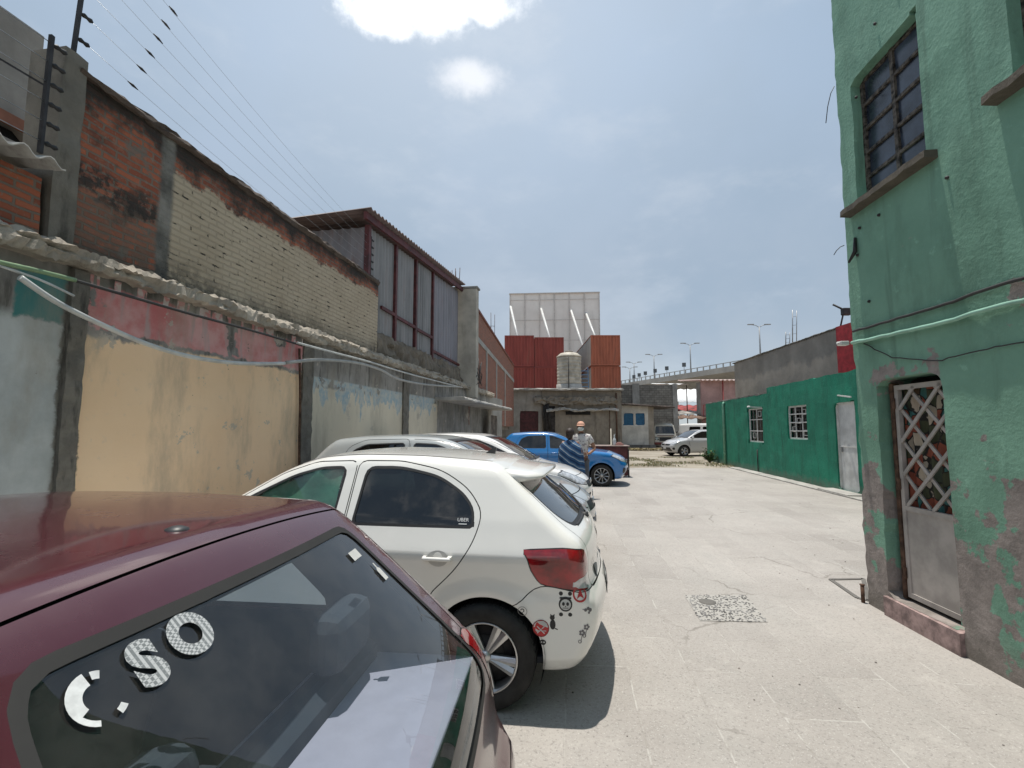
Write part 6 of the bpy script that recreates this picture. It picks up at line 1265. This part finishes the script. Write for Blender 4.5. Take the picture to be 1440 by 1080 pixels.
def person(loc, rz, label, larm, rarm, hscale, skin=SKIN):
    r = empty('person', loc, rz, label, 'person'); r.scale = (hscale,)*3; V = [Vector((0, 0, .93))]; Rr = [(.155, .11)]; E = []
    waist = chain(V, E, Rr, 0, [((0, 0, 1.05), (.145, .105)), ((0, 0, 1.22), (.165, .115)), ((0, .0, 1.36), (.15, .10))])
    neck = chain(V, E, Rr, waist, [((0, .005, 1.45), (.06, .06)), ((0, -.005, 1.52), (.052, .058))]); chain(V, E, Rr, neck, [((0, -.018, 1.565), (.062, .078)), ((0, -.012, 1.63), (.076, .094)), ((0, -.005, 1.69), (.064, .08)), ((0, .0, 1.725), (.03, .04))])
    for s_, arm in ((1, larm), (-1, rarm)):
        w = chain(V, E, Rr, waist, [((s_*.175, 0, 1.395), .060), (arm[0], .043), (arm[1], .030)]); hand(V, E, Rr, w, arm[2], arm[3])
        chain(V, E, Rr, 0, [((s_*.095, 0, .84), .088), ((s_*.105, -.015, .48), .058), ((s_*.11, .015, .10), .040), ((s_*.115, -.05, .045), (.04, .035)), ((s_*.12, -.15, .03), (.04, .025))])
    body = skin_mesh('body', V, E, Rr, skin, r); return r, V
def ell(mb, c, rx, ry, rz_, lo=-1.0, hi=1.0, n=20):
    P = [(math.sqrt(max(1e-6, 1-t*t)), t) for t in np.linspace(lo, hi, 12)]; b = len(mb.v); mb.lathe(P, n)
    for i in range(b, len(mb.v)): x, y, z = mb.v[i]; mb.v[i] = (c[0]+x*rx, c[1]+y*ry, c[2]+z*rz_)
    return mb
def face(r, mask=None):
    for s_ in (-1, 1):
        m = MB(); ell(m, (s_*.030, -.098, 1.640), .012, .008, .008); e = m.build('eye', simple('eye_white', (.5, .48, .45), .3) if 'eye_white' not in bpy.data.materials else bpy.data.materials['eye_white'], r); m = MB(); ell(m, (s_*.030, -.104, 1.640), .006, .004, .006); m.build('iris', INK, e)
        m = MB(); ell(m, (s_*.083, .0, 1.63), .012, .025, .036); m.build('ear', SKIN, r)
    m = MB(); m.add([(-.012, -.098, 1.645), (.012, -.098, 1.645), (.02, -.102, 1.60), (-.02, -.102, 1.60), (0, -.128, 1.604)], [(0, 1, 4), (1, 2, 4), (3, 0, 4), (2, 3, 4)], True); m.build('nose', SKIN, r)
# the man in cap and mask
man, _ = person((1.60, 11.45, 0), R(-14), 'man in orange cap, face mask and white patterned shirt facing the camera', [(.315, .03, 1.13), (.20, -.17, 1.02), (-.6, -.6, .0), (0, 0, 1)], [(-.28, .02, 1.13), (-.20, -.20, 1.06), (.5, -.7, .1), (0, 0, 1)], 1.0)
face(man)
nt = newmat('white_print_shirt'); v = nt.voro(nt.obj, 30, 'F1', 1); r0 = nt.sep(v)[0]; SHIRT = fin(nt, nt.mix(nt.step(r0, .70, .76), (.62, .60, .57), (.30, .27, .28)), .9)
V = [Vector((0, 0, .86))]; Rr = [(.175, .13)]; E = []; w = chain(V, E, Rr, 0, [((0, 0, 1.05), (.172, .128)), ((0, 0, 1.22), (.19, .135)), ((0, 0, 1.365), (.165, .115))]); chain(V, E, Rr, w, [((0, .005, 1.46), (.075, .075))])
chain(V, E, Rr, w, [((.18, 0, 1.40), .078), ((.262, .015, 1.24), .070)]); chain(V, E, Rr, w, [((-.18, 0, 1.40), .078), ((-.24, .01, 1.24), .070)]); skin_mesh('shirt', V, E, Rr, SHIRT, man)
def trousers(r, mat):
    V = [Vector((0, 0, .92))]; Rr = [(.165, .12)]; E = []
    for s_ in (1, -1): chain(V, E, Rr, 0, [((s_*.095, 0, .82), .10), ((s_*.105, -.012, .48), .078), ((s_*.11, .012, .10), .066)])
    skin_mesh('trousers', V, E, Rr, mat, r)
    for s_ in (1, -1): m = MB(); ell(m, (s_*.118, -.06, .045), .052, .14, .05); m.build('shoe', BLACK, r)
JEAN = simple('blue_jeans', (.05, .10, .17), .9, var=.3, scale=12); trousers(man, simple('grey_trousers', (.10, .11, .13), .9))
m = MB(); ell(m, (0, -.045, 1.585), .073, .085, .058, -1, .75); m.build('face_mask', simple('pale_mask', (.52, .60, .60), .8), man)
m = MB(); ell(m, (0, -.002, 1.665), .094, .112, .095, 0, 1); m.lathe([(.0, 0), (.0, 0)], 3) if False else None
vs = []; 
for i in range(13): a = R(180+180*i/12); vs += [(.088*math.cos(a), -.03+.10*math.sin(a), 1.672), (.090*math.cos(a), -.05+.17*math.sin(a), 1.655)]
m.add(vs+[(x, y, z-.008) for x, y, z in vs], [(2*i, 2*i+1, 2*i+3, 2*i+2) for i in range(12)]+[(26+2*i, 28+2*i, 29+2*i, 27+2*i) for i in range(12)]+[(2*i+1, 27+2*i, 29+2*i, 2*i+3) for i in range(12)], True); m.build('cap', simple('salmon_cap', (.66, .36, .25), .8), man)
m = MB(); ell(m, (0, .012, 1.63), .088, .10, .05, -.9, .9); m.build('hair', simple('grey_hair', (.12, .11, .10), .8), man)
# the woman in the striped shawl, seen from behind
wom, _ = person((1.27, 10.75, 0), R(150), 'person with dark hair wrapped in a blue striped shawl, seen from behind', [(.26, -.05, 1.15), (.12, -.20, 1.08), (-1, -.3, 0), (0, 0, 1)], [(-.26, -.05, 1.15), (-.12, -.20, 1.05), (1, -.3, 0), (0, 0, 1)], .915)
face(wom); trousers(wom, JEAN)
m = MB(); ell(m, (0, .012, 1.645), .100, .118, .112, -.85, 1); ell(m, (0, .055, 1.575), .082, .072, .10, -1, 1); m.build('hair', HAIR, wom)
nt = newmat('striped_shawl'); x, y, z = nt.sep(nt.obj); n = nt.noise(nt.obj, 5, 4); t = nt.add(nt.add(nt.mul(x, -.62), z), nt.mul(nt.sub(n, .5), .03)); wv_ = nt.math('FRACT', nt.mul(t, 6.2)); w2_ = nt.math('FRACT', nt.mul(t, 12.4))
col = nt.mix(nt.step(w2_, .45, .55), (.012, .035, .095), (.020, .075, .17)); col = nt.mix(nt.band(wv_, .05, .17, .02), col, (.34, .42, .50)); col = nt.mix(nt.band(wv_, .24, .29, .015), col, (.20, .30, .42)); fin(nt, col, .95)
mb = MB(); N = 40; rows = [(1.47, .075, .08, 0), (1.44, .12, .10, 0), (1.40, .205, .13, .004), (1.34, .255, .155, .008), (1.22, .29, .185, .014), (1.05, .30, .20, .022), (.88, .305, .215, .028), (.72, .31, .22, .034), (.62, .315, .22, .036)]
vs = []
for j, (z, rx, ry, f) in enumerate(rows):
    for k in range(N): a = 2*math.pi*k/N; q = 1+f*4*math.sin(a*7+.4*j)+f*2*math.sin(a*11); vs.append((rx*q*math.cos(a), ry*q*math.sin(a)*(1 if z < 1.42 else 1), z+(.035*math.sin(a*2+.6)*(1.45-z) if z < 1.4 else 0)))
mb.add(vs, [(j*N+k, j*N+(k+1) % N, (j+1)*N+(k+1) % N, (j+1)*N+k) for j in range(len(rows)-1) for k in range(N)], True); mb.build('shawl', nt.m, wom)
# ------------------------------------------------------------ counter with things on it
p = at(859, 632, 16.4); x0, x1 = 2.62, 3.84; tb = empty('counter', ((x0+x1)/2, 16.5, 0), R(-4), 'dark red counter with a pale top standing beyond the blue hatchback', 'counter'); hw = (x1-x0)/2
WOODR = simple('dark_red_board', (.10, .022, .022), .6, var=.35, scale=4)
m = MB(); m.rbox(-hw-.03, hw+.03, -.36, .36, 1.0, 1.03, .008); m.build('counter_top', simple('dusty_top', (.33, .25, .22), .7), tb); m = MB(); m.box(-hw, hw-.06, -.30, -.27, .06, .999); m.build('front_panel', WOODR, tb); m = MB(); m.box(hw-.059, hw-.03, -.30, .30, .06, .999); m.build('side_panel', WOODR, tb)
for s_ in (-1, 1):
    for y in (-.26, .26): m = MB(); m.box(s_*(hw-.02)-.02, s_*(hw-.02)+.02, y-.07 if y < 0 else y, y-.031 if y < 0 else y+.05, 0, .9); m.build('leg', IRON, tb)
def on_counter(px): return Vector((at(px, 620, 16.4).x, 16.4, 1.031))
p = on_counter(864); m = MB(); m.lathe([(0, 0), (.055, 0), (.06, .02), (.06, .16), (.045, .21), (.018, .25), (.018, .30), (0, .30)], 16, 'z', p); bt = tag(m.build('bottle', simple('clear_plastic', (.55, .58, .58), .15)), 'clear pump bottle on the dark red counter', 'bottle'); m = MB(); m.lathe([(.02, .30), (.02, .34), (.006, .345), (.006, .37)], 10, 'z', p); m.bar(p+Vector((0, 0, .37)), p+Vector((.05, 0, .365)), .012); m.build('pump', WHITEPAINT, bt)
p = on_counter(859.3); m = MB(); m.lathe([(.05, 0), (.05, .012), (.017, .02), (.017, .55), (.0, .555)], 12, 'z', p); tag(m.build('upright_tube', simple('cream_tube', (.62, .56, .46), .5)), 'cream upright tube on the counter, left of the bottle', 'tube')
p = on_counter(871); m = MB(); m.rbox(p.x-.13, p.x+.11, p.y-.12, p.y+.08, p.z, p.z+.055, .008); m.rbox(p.x-.08, p.x+.06, p.y-.09, p.y+.05, p.z+.0555, p.z+.10, .008); tag(m.build('cardboard_tray', simple('dusty_pink_card', (.42, .22, .19), .8)), 'low dusty pink box on the counter, right of the bottle', 'box')
# ------------------------------------------------------------ weeds and grass on the dirt
def leaf(mb, p, d, L_, w, droop):
    d = Vector(d).normalized(); s_ = d.cross(Vector((0, 0, 1)));
    if s_.length < .05: s_ = Vector((1, 0, 0))
    s_.normalize(); q = p+d*L_*.5+s_*w; r = p+d*L_*.5-s_*w; t = p+d*L_-Vector((0, 0, droop)); mb.add([p, q, t, r], [(0, 1, 2, 3)])
LEAF = simple('weed_leaf', (.06, .125, .022), .65, var=.55, scale=9, Subsurface_Weight=.0)
def bush(px, py, Y, n, rad, hgt, label):
    g_ = gnd(px, py); c = Vector((g_.x, Y, 0)) if Y else g_; r = empty('weed', c, 0, label, 'plant'); st = MB(); lf = MB()
    for i in range(n):
        a = RNG.uniform(0, 6.28); e = RNG.uniform(.2, 1); q = Vector((math.cos(a)*rad*e, math.sin(a)*rad*e*.6, hgt*RNG.uniform(.35, 1)*(1.15-e*.6))); st.tube([(0, 0, 0), q*.5+Vector((0, 0, .06)), q], [.008, .006, .003], 5)
        for k in range(16): t = RNG.uniform(.3, 1); leaf(lf, q*t+Vector((0, 0, .03)), (RNG.normal(), RNG.normal(), RNG.uniform(-.1, .9)), RNG.uniform(.10, .20), RNG.uniform(.025, .05), RNG.uniform(0, .05))
    st.build('stem', simple('weed_stem', (.09, .12, .04), .8) if 'weed_stem' not in bpy.data.materials else bpy.data.materials['weed_stem'], r); lf.build('foliage', LEAF, r)
e_ = GR.w(12.6, .35, 0); r_ = gnd(996, 652)
bush(998, 651, 0, 22, .42, .75, 'leafy green weed at the far foot of the low green building')
m = MB(); m2 = MB()
for i in range(9000):
    x, y = RNG.uniform(3.6, 11), RNG.uniform(20.3, 27)
    dens = pn(x, y, 0, .55)+.45*pn(x, y, 4, 1.6)+(.25 if x > 6 and y < 23.5 else 0)-(.15 if y > 24 else 0)
    if dens < .18 or x > 8.9+.12*(y-18): continue
    a = RNG.uniform(0, 6.28); h = RNG.uniform(.04, .16); leaf(m if RNG.random() < .55 else m2, Vector((x, y, 0)), (math.cos(a)*.5, math.sin(a)*.5, 1), h, .012, h*.25)
for i in range(2600):   # dry stalks along the hut and the block wall
    x, y = RNG.uniform(8.3, 11.5), RNG.uniform(34.8, 36.6)
    if pn(x, y, 1, .6) < 0: continue
    a = RNG.uniform(0, 6.28); h = RNG.uniform(.1, .4); leaf(m2, Vector((x, y, 0)), (math.cos(a)*.8, math.sin(a)*.8, 1), h, .02, h*.3)
tag(m.build('grass', simple('green_grass', (.10, .13, .035), .8, var=.4)), 'patchy green grass on the dirt beyond the concrete', 'grass', kind='stuff'); tag(m2.build('dry_grass', simple('dry_grass_straw', (.27, .22, .11), .85, var=.4)), 'dry straw coloured grass on the dirt', 'grass', kind='stuff')
m = MB()
for i in range(70):
    x, y = RNG.uniform(8.0, 11.6), RNG.uniform(34.9, 36.4); r = RNG.uniform(.05, .22); b = len(m.v); m.lathe([(r, -.02), (r*.9, r*.4), (r*.4, r*.7), (0, r*.75)], 6, 'z', (x, y, 0))
tag(m.build('rubble', simple('rubble_stone', (.22, .19, .15), .95, var=.5)), 'low heap of rubble in front of the white hut', 'rubble', kind='stuff')
